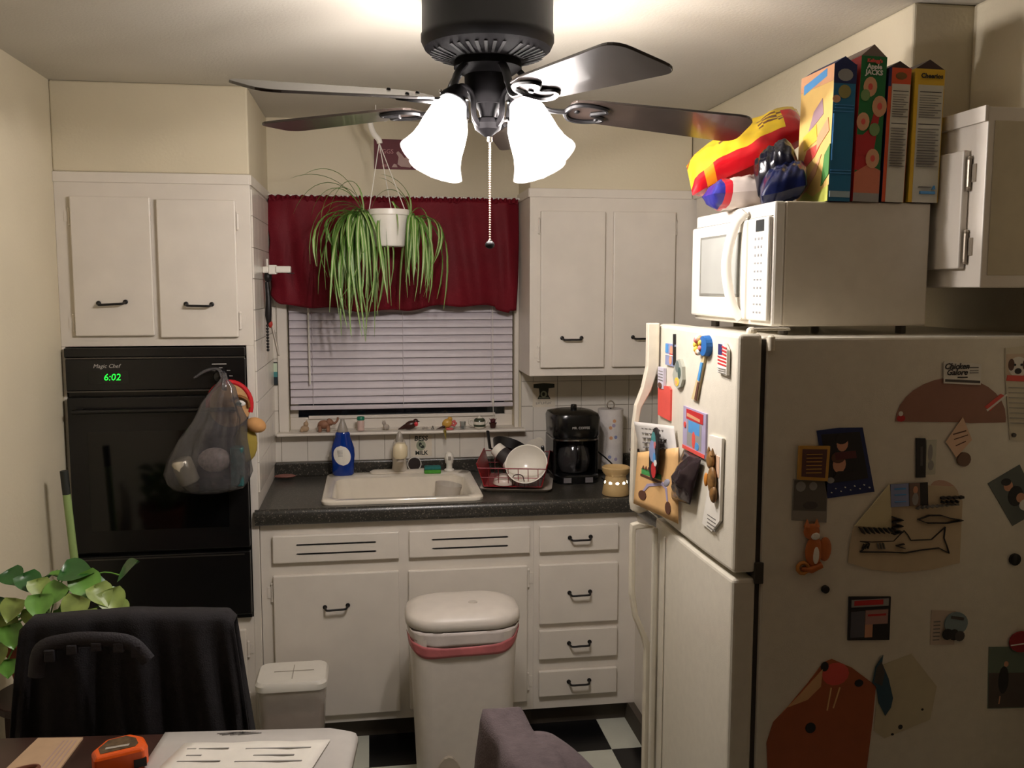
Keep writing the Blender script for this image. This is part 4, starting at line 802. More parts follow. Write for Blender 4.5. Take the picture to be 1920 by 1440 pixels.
MB().prism([f(*p, .008) for p in [(-1.908, 1.52), (-1.919, 1.52), (-1.902, 1.473), (-1.887, 1.474)]], [f(*p, .010) for p in [(-1.908, 1.52), (-1.919, 1.52), (-1.902, 1.473), (-1.887, 1.474)]]).build('brown_band', BRN, fm_)
b = MB(); fc_ = [YEL, PNK, WHP, ORG]
for k in range(9): a = k*.7; b.sphere(f(-1.922+.018*math.cos(a), 1.612+.018*math.sin(a), .014), .0085, k % 4, 8, 5)
b.build('flower_cluster', fc_, fm_, smooth=60)
FS('flag_magnet', 'waving flag magnet at the upper right of the freezer door', 'magnet', [(-2.033, 1.555), (-2.09, 1.553), (-2.09, 1.61), (-2.07, 1.626), (-2.034, 1.622)], WHP, .004, [(rect(-2.062, -2.036, 1.597, 1.622), col('flag_blue', (46, 44, 96)))]+[([(-2.036 if zz < 1.595 else -2.062, zz), (-2.088, zz-.003), (-2.088, zz+.001), (-2.036 if zz < 1.595 else -2.062, zz+.004)], REDP) for zz in (1.575, 1.583, 1.591, 1.599, 1.607, 1.615)]+[(rect(-2.085, -2.04, 1.556+.005*k, 1.5575+.005*k), GRY) for k in range(3)])
FS('list_pad', 'narrow pale notepad with grey print above the coral card', 'notepad', rect(-1.634, -1.583, 1.472, 1.53), col('pale_lilac', (200, 196, 210)), .004, [(rect(-1.628, -1.59, 1.518-.008*k, 1.5205-.008*k), GREYINK) for k in range(4)]+[(ell(-1.605, 1.48, .018, .008, 9), BRN)])
FS('coral_card', 'plain coral red card on the freezer door', 'card', [(-1.583, 1.394), (-1.69, 1.391), (-1.69, 1.477), (-1.672, 1.484), (-1.58, 1.476)], CORAL, .002)
FS('party_flyer', 'purple bordered flyer with a blue picture on the freezer door', 'flyer', rect(-1.962, -1.798, 1.336, 1.447), PURP, .002, [(rect(-1.935, -1.83, 1.35, 1.415), GRY), (rect(-1.92, -1.84, 1.385, 1.415), LBLUE), (ell(-1.88, 1.37, .012, .022, 10), CORAL), (ell(-1.905, 1.358, .014, .010, 10), LBLUE), (rect(-1.945, -1.825, 1.418, 1.443), REDP), ([(-1.83, 1.424), (-1.925, 1.421), (-1.925, 1.428), (-1.83, 1.433)], ORG), (rect(-1.96, -1.80, 1.337, 1.346), CORAL), (ell(-1.815, 1.40, .008, .008, 8), CORAL)])
def quad3(name, label, cat, pts, m, nx=8, ny=8, bulge=.0, prints=(), g='magnets and papers on the freezer door', th=.0012, warp=None):
    a, b_, c_, d_ = [Vector(p) for p in pts]; nrm = (b_-a).cross(d_-a).normalized()
    if nrm.x > 0 or (abs(nrm.x) < .2 and nrm.y > 0): nrm = -nrm
    def P(s, t, off=0): 
        p = (a*(1-s)+b_*s)*(1-t)+(d_*(1-s)+c_*s)*t; return p+nrm*(bulge*math.sin(math.pi*s)*math.sin(math.pi*t)+off+(warp(s, t) if warp else 0))
    root = thing(name, label, cat, tuple((a+b_+c_+d_)/4), g)
    MB().grid(nx, ny, lambda s, t: P(s, t)).build('sheet', m, root, smooth=60, solid=th)
    if prints:
        ms = []; bb_ = MB()
        for i, (pl, pm) in enumerate(prints):
            if pm not in ms: ms.append(pm)
            bb_.prism([P(s, t, .0004) for s, t in pl], [P(s, t, .0014+.0003*i) for s, t in pl], ms.index(pm))
        bb_.build('print', ms, root)
    return root
scr = []
rq = random.Random(3)
for k in range(5):
    t = .82-.15*k; s = .18
    while s < .75-.08*(k % 2):
        w = rq.uniform(.03, .1); scr.append(([(s, t-.012), (s+w, t-.02), (s+w, t+.006), (s, t+.014)], GREYINK)); s += w+.04
quad3('handwritten_note', 'white handwritten note tucked behind the freezer handle', 'note', [(1.168, -1.585, 1.285), (1.212, -1.775, 1.315), (1.213, -1.74, 1.385), (1.148, -1.585, 1.376)], col('note_white', (206, 202, 196)), prints=scr, bulge=0)
kp = [([(.14, .60), (.62, .54), (.62, .62), (.14, .70)], col('bright_green', (70, 150, 80)))]+[([(.12, .56), (.66, .47), (.66, .51), (.12, .60)], BRN)]+[([(.62, .50), (.30, .44), (.2, .30), (.23, .28), (.34, .40), (.64, .46)], PURP), ([(.62, .48), (.72, .42), (.76, .25), (.79, .25), (.76, .44), (.66, .52)], PURP)]
kp += [(ell(.2, .22, .09, .085, 14), BRN), (ell(.79, .16, .06, .09, 14), BRN)]+[([(.16+.07*k, .70-.012*k), (.21+.07*k, .69-.012*k), (.185+.07*k, .75-.012*k)], BRN) for k in range(6)]
quad3('kraft_drawing', 'kraft paper with a childs drawing of a wheeled cart on the freezer door', 'drawing', [(1.150, -1.588, 1.142), (1.213, -1.79, 1.132), (1.211, -1.785, 1.335), (1.160, -1.588, 1.288)], KRAFT, prints=kp, bulge=0)
FS('fruit_bag_magnet', 'oval magnet with blue berries and red fruit overlapping the kraft drawing', 'magnet', ell(-1.70, 1.305, .035, .075, 18, .25), BLACKP, .002, [(ell(-1.70, 1.34, .02, .025, 10), TEAL), (ell(-1.69, 1.31, .027, .03, 10), BLUE), (ell(-1.71, 1.29, .012, .02, 10), LBLUE), (ell(-1.705, 1.26, .02, .022, 10), REDP), (ell(-1.72, 1.282, .012, .009, 8), WHP), (ell(-1.715, 1.33, .008, .01, 8), PNK)], base=1.176)
dk_ = quad3('dark_foil_bag', 'crumpled dark plastic pouch pinned under the purple flyer', 'pouch', [(1.205, -1.74, 1.19), (1.205, -1.90, 1.21), (1.213, -1.95, 1.335), (1.213, -1.82, 1.335)], mat('dark_foil', (58, 46, 50), .15, .3), 14, 14, .03, warp=lambda s, t: .006*math.sin(s*17+t*9)*math.sin(t*14-s*6)*math.sin(math.pi*s)*math.sin(math.pi*t))
MB().sphere((1.176, -1.80, 1.245), .02, sc=(.15, 1.3, .5), rot=Matrix.Rotation(R(-20), 3, 'X')).build('painted_highlight', mat('foil_highlight', (160, 160, 176), .15), dk_, smooth=60)  # highlight on the pouch, put in as a flattened pale blob
FS('shopping_receipt', 'long white receipt curling at the bottom of the freezer door', 'receipt', [(-1.955, 1.175), (-2.02, 1.172), (-2.068, 1.21), (-2.07, 1.405), (-1.985, 1.40), (-1.985, 1.26)], WHP, .003, [(rect(-2.045, -1.99, 1.205-.009*k, 1.2075-.009*k), GREYINK) for k in range(4)]+[(rect(-2.06, -2.01, 1.31, 1.36), col('peach', (226, 190, 160)))])
cm_ = thing('tabby_magnet', 'brown tabby cat shaped magnet on the receipt', 'magnet', (XF-.008, -2.03, 1.26), 'magnets and papers on the freezer door')
b = MB(); b.sphere((XF-.013, -2.022, 1.345), .022, sc=(.35, .9, 1)); b.sphere((XF-.013, -2.035, 1.30), .026, sc=(.35, .8, 1.3)); b.sphere((XF-.013, -2.045, 1.27), .022, sc=(.35, .8, 1))
for s in (-1, 1): b.lathe([(.007, 0), (.001, .016)], (XF-.013, -2.022+s*.012, 1.36), 6)
b.build('cat_body', mat('tabby', (128, 92, 46), .5, var=.5, scale=60), cm_, smooth=60); MB().sphere((XF-.02, -2.015, 1.298), .012, sc=(.4, .8, 1.4)).build('ginger_patch', mat('ginger', (206, 132, 44)), cm_, smooth=60)
# ---- things on the fridge side facing the room
SY = FYN
def SS(name, label, cat, poly, m, th=.0016, prints=(), d=0, **k): return sheet(name, label, cat, 'S', SY-d, poly, m, th, prints, group='magnets and papers on the fridge side', **k)
o = SS('business_card', 'white card reading Chicken Galore at the top of the brown paper arch', 'card', [(1.727, 1.532), (1.820, 1.527), (1.819, 1.576), (1.725, 1.583)], WHP, .003, [([(1.729, 1.536), (1.818, 1.531), (1.818, 1.537), (1.729, 1.542)], DGR), (rect(1.783, 1.812, 1.567, 1.569), INK), (rect(1.79, 1.812, 1.56, 1.5615), GREYINK), (rect(1.79, 1.812, 1.555, 1.5565), GREYINK), (rect(1.76, 1.785, 1.544, 1.547), INK)], d=.0025)
text('lettering', 'Chicken', .019, (1.756, SY-.0065, 1.571), INK, o, 'S', shear=.3, bold=.0004); text('lettering', 'Galore', .019, (1.757, SY-.0065, 1.557), INK, o, 'S', shear=.3, bold=.0004)
arch = [(1.612, 1.445)]+[(1.752+.14*math.cos(R(a)), 1.445+.10*math.sin(R(a))) for a in range(170, -1, -12)]+[(1.892, 1.437), (1.80, 1.437), (1.775, 1.44)]
SS('brown_paper_arch', 'half round brown paper shape on the fridge side', 'drawing', arch, col('mauve_brown', (150, 106, 88)), .002, [(ell(1.625, 1.452, .011, .008, 9), REDP), (ell(1.624, 1.463, .006, .006, 8), WHP), ([(1.835, 1.475), (1.875, 1.505), (1.885, 1.50), (1.85, 1.465)], CORAL), ([(1.84, 1.468), (1.89, 1.505), (1.892, 1.501), (1.843, 1.464)], WHP)])
SS('sticky_note', 'tilted peach sticky note with writing under the brown arch', 'note', [(1.74, 1.45-.055), (1.768, 1.357), (1.806, 1.398), (1.78, 1.452)], col('peach', (226, 178, 148)), .0016, [(line(1.757, 1.412, 1.79, 1.42, .003), BRN), (line(1.76, 1.40, 1.795, 1.41, .002), BRN), (line(1.765, 1.385, 1.79, 1.395, .002), BRN)], d=.0026)
SS('round_brown_magnet', 'round brown magnet below the peach sticky note', 'magnet', ell(1.788, 1.352, .017, .017), col('dull_brown', (112, 84, 66)), .006)
MAH = mat('mahogany_plaque', (86, 52, 50), .5); GOLD = mat('gold_frame', (196, 150, 70), .4, .3)
o = SS('framed_verse', 'small gold framed verse plaque on the fridge side', 'plaque', [(1.374, 1.318), (1.446, 1.312), (1.449, 1.393), (1.375, 1.395)], GOLD, .008, [([(1.381, 1.325), (1.439, 1.32), (1.442, 1.386), (1.382, 1.388)], MAH)]+[([(1.392, 1.332+.0085*k), (1.43, 1.3315+.0085*k), (1.43, 1.3335+.0085*k), (1.392, 1.334+.0085*k)], GOLD) for k in range(6)], d=.003)
q = quadmap([(1.451, 1.27), (1.567, 1.282), (1.531, 1.433), (1.419, 1.428)])
SS('portrait_photo', 'tilted blue bordered portrait photo of two people on the fridge side', 'photo', [q(0, 0), q(1, 0), q(1, 1), q(.5, 1.02), q(0, 1)], col('navy', (24, 40, 92)), .002, [(qrect(q, .08, .92, .22, .94), col('night', (22, 22, 26))), (ell(*q(.5, .78), .014, .018), SKIN), (ell(*q(.5, .85), .016, .012), BLACKP), (ell(*q(.36, .48), .016, .02), SKIN), (ell(*q(.36, .58), .017, .013), BRN), (qrect(q, .3, .75, .55, .66), col('wine', (84, 34, 40))), ([q(.1, .22), q(.8, .22), q(.7, .36), q(.3, .38)], BLACKP), (ell(*q(.12, .26), .009, .007), GRY)]+[(ell(*q(.1+.1*k, .08+.05*(k % 2)), .0015, .0015, 6), WHP) for k in range(9)], d=.0006)
SS('grey_snapshot', 'faded grey snapshot below the gold framed verse', 'photo', [(1.366, 1.222), (1.451, 1.213), (1.451, 1.314), (1.367, 1.318)], col('faded_grey', (140, 134, 126)), .002, [([(1.368, 1.245), (1.449, 1.24), (1.449, 1.312), (1.369, 1.315)], col('photo_grey', (96, 92, 86))), (ell(1.385, 1.30, .012, .012), GRY), (ell(1.415, 1.30, .01, .01), GRY), (ell(1.41, 1.255, .018, .009), DGR)], d=.0003)
SS('dark_strip_magnet', 'narrow dark strip magnet with faint picture in the middle of the fridge side', 'magnet', [(1.665, 1.405), (1.688, 1.404), (1.693, 1.312), (1.67, 1.312)], BLACKP, .004, [(line(1.679, 1.385, 1.681, 1.34, .006), DGR)])
SS('pale_snapshot', 'pale washed out print beside the dark strip magnet', 'photo', [(1.692, 1.40), (1.718, 1.40), (1.718, 1.318), (1.694, 1.318)], col('pale_green_grey', (196, 196, 178)), .0018, [(ell(1.703, 1.37, .006, .02), GRY), (ell(1.706, 1.34, .007, .012), GRY)])
SS('round_paper', 'pale round paper peeking from behind the shark drawing', 'paper', ell(1.745, 1.275, .04, .025, 16, -.5), col('buff', (196, 160, 140)), .0008)
drw = [(1.602, 1.299), (1.768, 1.288), (1.791, 1.252), (1.792, 1.103), (1.72, 1.09), (1.643, 1.086), (1.57, 1.096), (1.508, 1.116), (1.511, 1.16), (1.52, 1.204), (1.608, 1.195)]
shark = [(1.535, 1.166), (1.565, 1.163), (1.62, 1.163), (1.635, 1.178), (1.645, 1.187), (1.655, 1.176), (1.663, 1.163), (1.715, 1.163), (1.735, 1.180), (1.749, 1.192), (1.747, 1.165), (1.756, 1.145), (1.762, 1.128), (1.735, 1.142), (1.69, 1.139), (1.65, 1.134), (1.60, 1.138), (1.536, 1.141), (1.545, 1.15), (1.558, 1.161)]
pr2 = [(line(*shark[i-1], *shark[i], .0022), INK) for i in range(len(shark))]+[(line(1.545+.006*k, 1.16, 1.540+.007*k, 1.148, .0016), INK) for k in range(3)]+[(line(1.578+.007*k, 1.160, 1.582+.007*k, 1.146, .0016), GREYINK) for k in range(3)]+[(line(1.625, 1.152, 1.645, 1.156, .0018), INK), (line(1.625, 1.152, 1.647, 1.145, .0018), INK)]
boat = [(1.677, 1.213), (1.70, 1.204), (1.75, 1.202), (1.791, 1.207), (1.76, 1.213), (1.735, 1.221), (1.705, 1.222)]
pr2 += [(line(*boat[i-1], *boat[i], .0018), INK) for i in range(len(boat))]+[(line(1.672+.012*k, 1.238+.001*k, 1.680+.012*k, 1.246, .003), GREYINK) for k in range(9)]+[(line(1.732+.015*k, 1.262, 1.742+.015*k, 1.264, .005), INK) for k in range(4)]+[(line(1.735+.012*k, 1.25, 1.737+.012*k, 1.256, .003), INK) for k in range(4)]
pr2 += [(line(1.612+.0*k, 1.222-.014*k, 1.635, 1.215-.014*k, .002), INK) for k in range(3)]+[(line(1.635, 1.215-.014*k, 1.612, 1.21-.014*k, .002), INK) for k in range(3)]+[(line(1.53+.012*k, 1.200-.0005*k, 1.54+.012*k, 1.186, .002), INK) for k in range(7)]
SS('shark_drawing', 'childs shark and boat drawing with a folded corner on the fridge side', 'drawing', drw, col('drawing_buff', (202, 184, 152)), .003, pr2)
SS('folded_corner', 'cream folded over paper corner at the top left of the shark drawing', 'paper', [(1.52, 1.204), (1.602, 1.299), (1.6085, 1.25), (1.611, 1.195), (1.57, 1.198)], col('fold_cream', (214, 202, 160)), .003, d=.0036)
q = quadmap([(1.607, 1.245), (1.701, 1.247), (1.697, 1.301), (1.603, 1.299)])
SS('wedding_magnet', 'small blue and dark photo magnet holding the shark drawing', 'magnet', [q(0, 0), q(1, 0), q(1, 1), q(0, 1)], BLACKP, .003, [(qrect(q, 0, .48, 0, 1), BLUE), (qrect(q, .5, .78, 0, 1), col('dusty', (120, 96, 84))), (ell(*q(.66, .7), .006, .009), SKIN), (ell(*q(.65, .3), .008, .015), GRY), (qrect(q, .1, .4, .75, .82), LBLUE), (qrect(q, .1, .4, .5, .55), LBLUE), (qrect(q, .1, .4, .2, .24), LBLUE)], d=.0042)
fx = thing('fox_magnet', 'orange fox figure magnet on the fridge side', 'magnet', (1.42, SY-.006, 1.1), 'magnets and papers on the fridge side')
b = MB(); b.sphere((1.413, SY-.007, 1.195), .02, sc=(1, .35, .95)); b.sphere((1.42, SY-.007, 1.148), .024, sc=(.9, .28, 1.5)); b.sphere((1.447, SY-.007, 1.152), .018, sc=(.9, .3, 1.6))
for s in (-1, 1): b.lathe([(.008, 0), (.001, .018)], (1.413+s*.012, SY-.007, 1.206), 6)
b.tube([(1.44, SY-.007, 1.115), (1.415, SY-.007, 1.105), (1.39, SY-.007, 1.108)], [.008, .009, .004], 8); b.build('fox_body', mat('fox_orange', (188, 104, 48), .5), fx, smooth=60)
b = MB(); b.sphere((1.42, SY-.0125, 1.185), .011, sc=(1, .3, .8)); b.sphere((1.423, SY-.0125, 1.14), .008, sc=(1, .3, 2.6)); b.build('white_chest', WHP, fx, smooth=60)
MB().tube([(1.394+.013*math.cos(k*.7), SY-.008, 1.11+.013*math.sin(k*.7)) for k in range(9)], .0045, 6, closed=True).build('tail_ring', mat('amber', (190, 120, 40)), fx, smooth=60)
for (x, z, r, nm) in ((1.454, 1.055, .0095, 'small black round magnet below the fox on the fridge side'), (1.936, 1.105, .0145, 'larger black round magnet at the right of the fridge side')):
    tag(MB().lathe([(r, 0), (r, .006), (r*.8, .008), (0, .008)], (x, SY-.0003, z), 16, axis=(0, -1, 0)).build('round_magnet', NON, smooth=40), nm, 'magnet', 'magnets and papers on the fridge side')
SS('magazine_cover', 'small magazine cover magnet with red masthead low on the fridge side', 'magnet', [(1.515, .929), (1.62, .924), (1.619, 1.029), (1.514, 1.034)], BLACKP, .004, [(rect(1.52, 1.614, 1.008, 1.026), GRY), (rect(1.527, 1.6, 1.012, 1.024), REDP), (rect(1.52, 1.555, .935, .998), col('slate', (88, 88, 98))), (rect(1.556, 1.613, .965, 1.0), col('rosy', (170, 130, 124))), (rect(1.562, 1.608, .985, .99), REDP), (rect(1.556, 1.575, .934, .965), SKIN), (rect(1.52, 1.614, 1.001, 1.0035), INK)])
SS('flower_card', 'pale card with a blue round picture and dark berries on the fridge side', 'card', [(1.727, .905), (1.79, .902), (1.79, .985), (1.727, .99)], col('card_rose', (196, 178, 160)), .0016, [(rect(1.733, 1.75, .915+.009*k, .9175+.009*k), GREYINK) for k in range(6)])
o = SS('berry_magnet', 'round blue grey magnet with dark berries overlapping the pale card', 'magnet', ell(1.79, .955, .03, .028, 20), col('blue_grey', (128, 146, 150)), .004, [(ell(1.768, .93, .014, .014, 12), BLACKP), (ell(1.785, .928, .013, .014, 12), BLACKP), (ell(1.80, .924, .013, .013, 12), DGR), (line(1.775, .972, 1.808, .966, .007), DGR)], d=.0018)
og = [(1.457, .878), (1.478, .885), (1.53, .86), (1.592, .812), (1.588, .73), (1.577, .60), (1.327, .62), (1.322, .69), (1.337, .74), (1.372, .775), (1.42, .83)]
SS('orange_paper', 'large orange brown paper cut-out with dark spots at the bottom of the fridge side', 'drawing', og, col('burnt_orange', (164, 86, 48)), .002, [(ell(1.488, .848, .034, .028, 14), CORAL), (ell(1.46, .868, .010, .012), BLACKP), (ell(1.548, .822, .011, .009), BLACKP), (ell(1.43, .72, .013, .013), BLACKP), ([(1.372, .775), (1.455, .862), (1.452, .82), (1.42, .79)], col('light_tan', (214, 168, 120))), (line(1.478, .815, 1.47, .76, .003), KRAFT), (line(1.5, .815, 1.485, .765, .003), KRAFT)])
SS('blue_fish_cutout', 'dark blue fish shaped paper cut-out beside the orange paper', 'drawing', [(1.582, .82), (1.588, .86), (1.606, .888), (1.604, .868), (1.622, .83), (1.636, .78), (1.632, .757), (1.618, .737), (1.60, .77), (1.592, .81)], col('fish_teal', (40, 74, 92)), .002, [([(1.585, .822), (1.59, .858), (1.602, .872), (1.612, .845), (1.606, .812)], DGR)], d=.0024)
SS('pale_sheet', 'pale paper sheet behind the blue fish cut-out', 'paper', [(1.592, .70), (1.62, .679), (1.737, .718), (1.75, .80), (1.68, .885), (1.60, .86)], col('pale_sheet', (200, 190, 160)), .0016, [(ell(1.66, .705, .006, .006), BLACKP), (ell(1.64, .688, .004, .003), BLACKP), (ell(1.715, .745, .003, .003), BLACKP)])
cl = [(1.906, 1.395), (1.975, 1.39), (1.965, 1.62), (1.88, 1.612), (1.885, 1.54)]
o = SS('dog_calendar', 'calendar with a bulldog puppy picture at the right edge of the fridge side', 'calendar', cl, col('calendar_white', (214, 206, 184)), .003, [([(1.886, 1.535), (1.97, 1.53), (1.968, 1.60), (1.882, 1.598)], col('photo_buff', (206, 184, 160))), (ell(1.915, 1.568, .025, .024, 16), WHP), (ell(1.897, 1.573, .008, .014), BRN), (ell(1.934, 1.573, .008, .014), BRN), (ell(1.915, 1.558, .009, .007), BLACKP), (ell(1.906, 1.573, .003, .003, 8), BLACKP), (ell(1.923, 1.573, .003, .003, 8), BLACKP), ([(1.886, 1.536), (1.97, 1.531), (1.97, 1.545), (1.888, 1.549)], CORAL)]+[(line(1.893+.0012*k, 1.52-.012*k, 1.965, 1.517-.012*k, .0012), GRY) for k in range(8)]+[(ell(1.913, 1.407, .005, .005), DGR)])
text('lettering', '20', .03, (1.942, SY-.006, 1.606), CORAL, o, 'S', shear=.2)
q = quadmap([(1.926, 1.187), (2.0, 1.225), (1.935, 1.335), (1.855, 1.292)])
SS('group_photo', 'tilted dark photo of people at the right edge of the fridge side', 'photo', [q(0, 0), q(1, 0), q(1, 1), q(0, 1)], col('dim_teal', (92, 98, 94)), .002, [(ell(*q(.45, .75), .012, .013), SKIN), (ell(*q(.45, .84), .013, .009), BLACKP), (ell(*q(.5, .5), .02, .025), BLACKP), (ell(*q(.6, .42), .012, .012), SKIN), (ell(*q(.62, .25), .016, .014), WHP), (ell(*q(.9, .2), .016, .012), ORG)])
SS('green_snapshot', 'dim greenish snapshot of a standing figure near the lower right of the fridge side', 'photo', [(1.888, .735), (1.99, .73), (1.985, .885), (1.882, .89)], col('dim_green', (104, 118, 104)), .002, [([(1.889, .737), (1.989, .732), (1.987, .82), (1.885, .825)], col('dim_brown', (84, 74, 68))), (ell(1.925, .805, .014, .035), BLACKP), (ell(1.93, .845, .006, .007), SKIN), (line(1.918, .765, 1.916, .745, .003), SKIN)])
SS('red_heart_magnet', 'red rounded magnet at the top of the greenish snapshot', 'magnet', ell(1.965, .90, .032, .026, 16), col('cherry', (150, 30, 36)), .005, [(line(1.935, .893, 1.99, .897, .003), WHP)], d=.0022)
# ================================================================== MICROWAVE
MX0, MX1, MY0, MY1, MZ0, MZ1 = 1.343, 1.736, -2.035, -1.514, 1.661, 1.951
MWW = mat('microwave_white', (232, 228, 218), .3, var=.02); MWS = mat('microwave_case', (214, 206, 190), .45, var=.03)
mw = thing('microwave', 'white microwave oven on top of the refrigerator', 'microwave', (1.54, -1.77, 1.642))
MB().box(MX0+.03, MX1, MY0, MY1, MZ0, MZ1).build('case', MWS, mw, bevel=.004)
for (x, y) in ((MX0+.05, MY0+.04), (MX0+.05, MY1-.04), (MX1-.04, MY0+.04), (MX1-.04, MY1-.04)): MB().lathe([(.012, 0), (.012, .020)], (x, y, MZ0-.0195), 10).build('foot', mat('foot_grey', (90, 86, 80)), mw)
MB().box(MX0+.002, MX0+.03, MY0, MY1, MZ0, MZ1).build('front_frame', MWW, mw, bevel=.006)
dd = MB().box(MX0-.012, MX0+.002, -1.905, MY1-.006, MZ0+.012, MZ1-.034).build('door', MWW, mw, bevel=.006)
MB().box(MX0-.0135, MX0-.010, -1.875, -1.592, 1.728, 1.888).build('window_bezel', mat('bezel_grey', (128, 128, 120), .4), dd)
MB().box(MX0-.0145, MX0-.012, -1.868, -1.604, 1.735, 1.882).build('window', mat('screen_glass', (176, 178, 172), .08, var=.08, scale=5), dd)
hp_ = spline([(MX0-.010, -1.893, 1.936), (MX0-.03, -1.875, 1.90), (MX0-.045, -1.865, 1.806), (MX0-.03, -1.872, 1.71), (MX0-.010, -1.885, 1.674)], 6)
MB().tube(hp_, .010, 8, flat=1.3).build('handle', MWW, dd, smooth=50)
pnl = MB().box(MX0-.010, MX0+.002, MY0+.006, -1.912, MZ0+.012, MZ1-.034).build('control_panel', MWW, mw, bevel=.004)
MB().box(MX0-.0115, MX0-.009, -2.007, -1.962, 1.884, 1.911).build('display', mat('lcd_dark', (52, 54, 56), .2), pnl)
bt_ = MB(); rq = random.Random(5)
for r_ in range(10):
    z_ = 1.868-.0195*r_
    for c_ in range(3): bt_.box(MX0-.0112, MX0-.009, -1.955-.018*c_-.008, -1.955-.018*c_, z_-.0022 if r_ > 2 else z_-.004, z_+.0022)
bt_.build('button_marks', mat('button_grey', (150, 150, 150)), pnl)
MB().box(MX0-.0004, MX0+.003, MY0+.006, MY1-.006, MZ1-.0335, MZ1-.0315).build('seam', mat('bezel_grey', (128, 128, 120)), mw)
# ---- cereal boxes on the microwave
BY0, BY1 = -2.04, -1.875
def cereal(name, label, x0, x1, zt, face, spine, top, spine_prints, tilt, txt=(), face_prints=(), flap=.02, y0=BY0, dep=.165):
    y1 = y0+dep; zb_ = 1.9515
    t = thing(name, label, 'cereal box', ((x0+x1)/2, (y0+y1)/2, zb_), 'cereal boxes on the microwave')
    b = MB(); b.add([(x0, y0, zb_), (x1, y0, zb_), (x1, y1, zb_), (x0, y1, zb_), (x0, y0, zt), (x1, y0, zt), (x1, y1, zt), (x0, y1, zt)], [(0, 3, 2, 1), (4, 5, 6, 7)], 2)
    n = len(b.v)-8; b.f += [(0, 1, 5, 4)]; b.m += [1]; b.f += [(1, 2, 6, 5), (2, 3, 7, 6), (3, 0, 4, 7)]; b.m += [0, 1, 0]
    b.build('carton', [face, spine, top], t, bevel=.001)
    xm = (x0+x1)/2
    MB().prism([(x0+.001, y0+.002, zt), (x1-.001, y0+.002, zt), (xm, y0+.004, zt+flap)], [(x0+.001, y1-.002, zt), (x1-.001, y1-.002, zt), (xm, y1-.004, zt+flap)]).build('top_flap', top, t)
    f = pmap('S', y0); ms = []; bb_ = MB()
    for i, (pl, pm) in enumerate(spine_prints):
        if pm not in ms: ms.append(pm)
        P = [(x0+(x1-x0)*s, zb_+(zt-zb_)*v) for s, v in pl]; bb_.prism([f(*p, -.0002) for p in P], [f(*p, .0005+.0002*i) for p in P], ms.index(pm))
    if spine_prints: bb_.build('spine_print', ms, t)
    if face_prints:
        ms = []; bb_ = MB(); f = pmap('F', x0)
        for i, (pl, pm) in enumerate(face_prints):
            if pm not in ms: ms.append(pm)
            P = [(y1+(y0-y1)*s, zb_+(zt-zb_)*v) for s, v in pl]; bb_.prism([f(*p, -.0002) for p in P], [f(*p, .0005+.0002*i) for p in P], ms.index(pm))
        bb_.build('face_print', ms, t)
    for (s, sz, u, v, m) in txt: text('lettering', s, sz, (x0+(x1-x0)*u, y0-.003, zb_+(zt-zb_)*v), m, t, 'S', bold=.0005)
    t.rotation_euler = (0, R(tilt), 0); return t
U = lambda s0, s1, v0, v1: [(s0, v0), (s1, v0), (s1, v1), (s0, v1)]
CB1 = col('cereal_blue', (26, 110, 150)); CN = col('cereal_navy', (20, 34, 84)); CGR = col('cereal_green', (20, 110, 52)); CRD = col('cereal_red', (176, 30, 34)); CYL = col('cereal_yellow', (224, 180, 40)); CWH = col('cereal_white', (206, 202, 186)); COR = col('cereal_orange', (216, 82, 36)); TAN = col('cereal_tan', (222, 186, 110)); TOPC = col('dark_carton', (60, 36, 34))
fp = [(U(0, 1, .88, 1), ORG), ([(.1, .86), (.8, .93), (.8, .99), (.1, .93)], LBLUE), ([(.3, .55), (.75, .66), (.7, .78), (.45, .70)], col('mauve', (160, 130, 140))), ([(.2, .42), (.6, .48), (.55, .6), (.15, .53)], YEL), ([(.1, .25), (.55, .36), (.75, .46), (.3, .42)], CORAL), ([(.2, .06), (.6, .22), (.75, .36), (.35, .2)], ORG), ([(.6, .40), (.95, .52), (.9, .62), (.6, .5)], ORG), ([(0, 0), (1, 0), (1, .12), (.55, .05), (.3, .1)], col('lime', (190, 196, 90))), ([(.78, .12), (1, .2), (1, .42), (.85, .35)], GRNP)]
cereal('cracker_cereal_box', 'tan fronted cereal box with bright blue spine at the left of the row', 1.472, 1.527, 2.262, TAN, CB1, CN, [(U(0, 1, .86, 1), CN), (ell(.5, .92, .34, .045), GRY), (ell(.5, .80, .28, .05), col('olive', (150, 140, 80))), (ell(.15, .745, .18, .028), ORG), (U(.06, .94, .655, .66), LBLUE), (U(.1, .94, .68, .685), LBLUE), (U(.1, .94, .70, .704), LBLUE), (U(.05, .1, .3, .64), LBLUE), (U(.05, .95, .205, .21), LBLUE), (U(.05, .95, .225, .23), LBLUE), (U(.05, .95, .03, .075), col('pale_blue', (160, 180, 186)))], 1.0, face_prints=fp, flap=.018)
ring = lambda cx, cy, r: [(ell(cx, cy, r, r*.26, 14), ORG), (ell(cx, cy, r*.35, r*.09, 10), CORAL)]
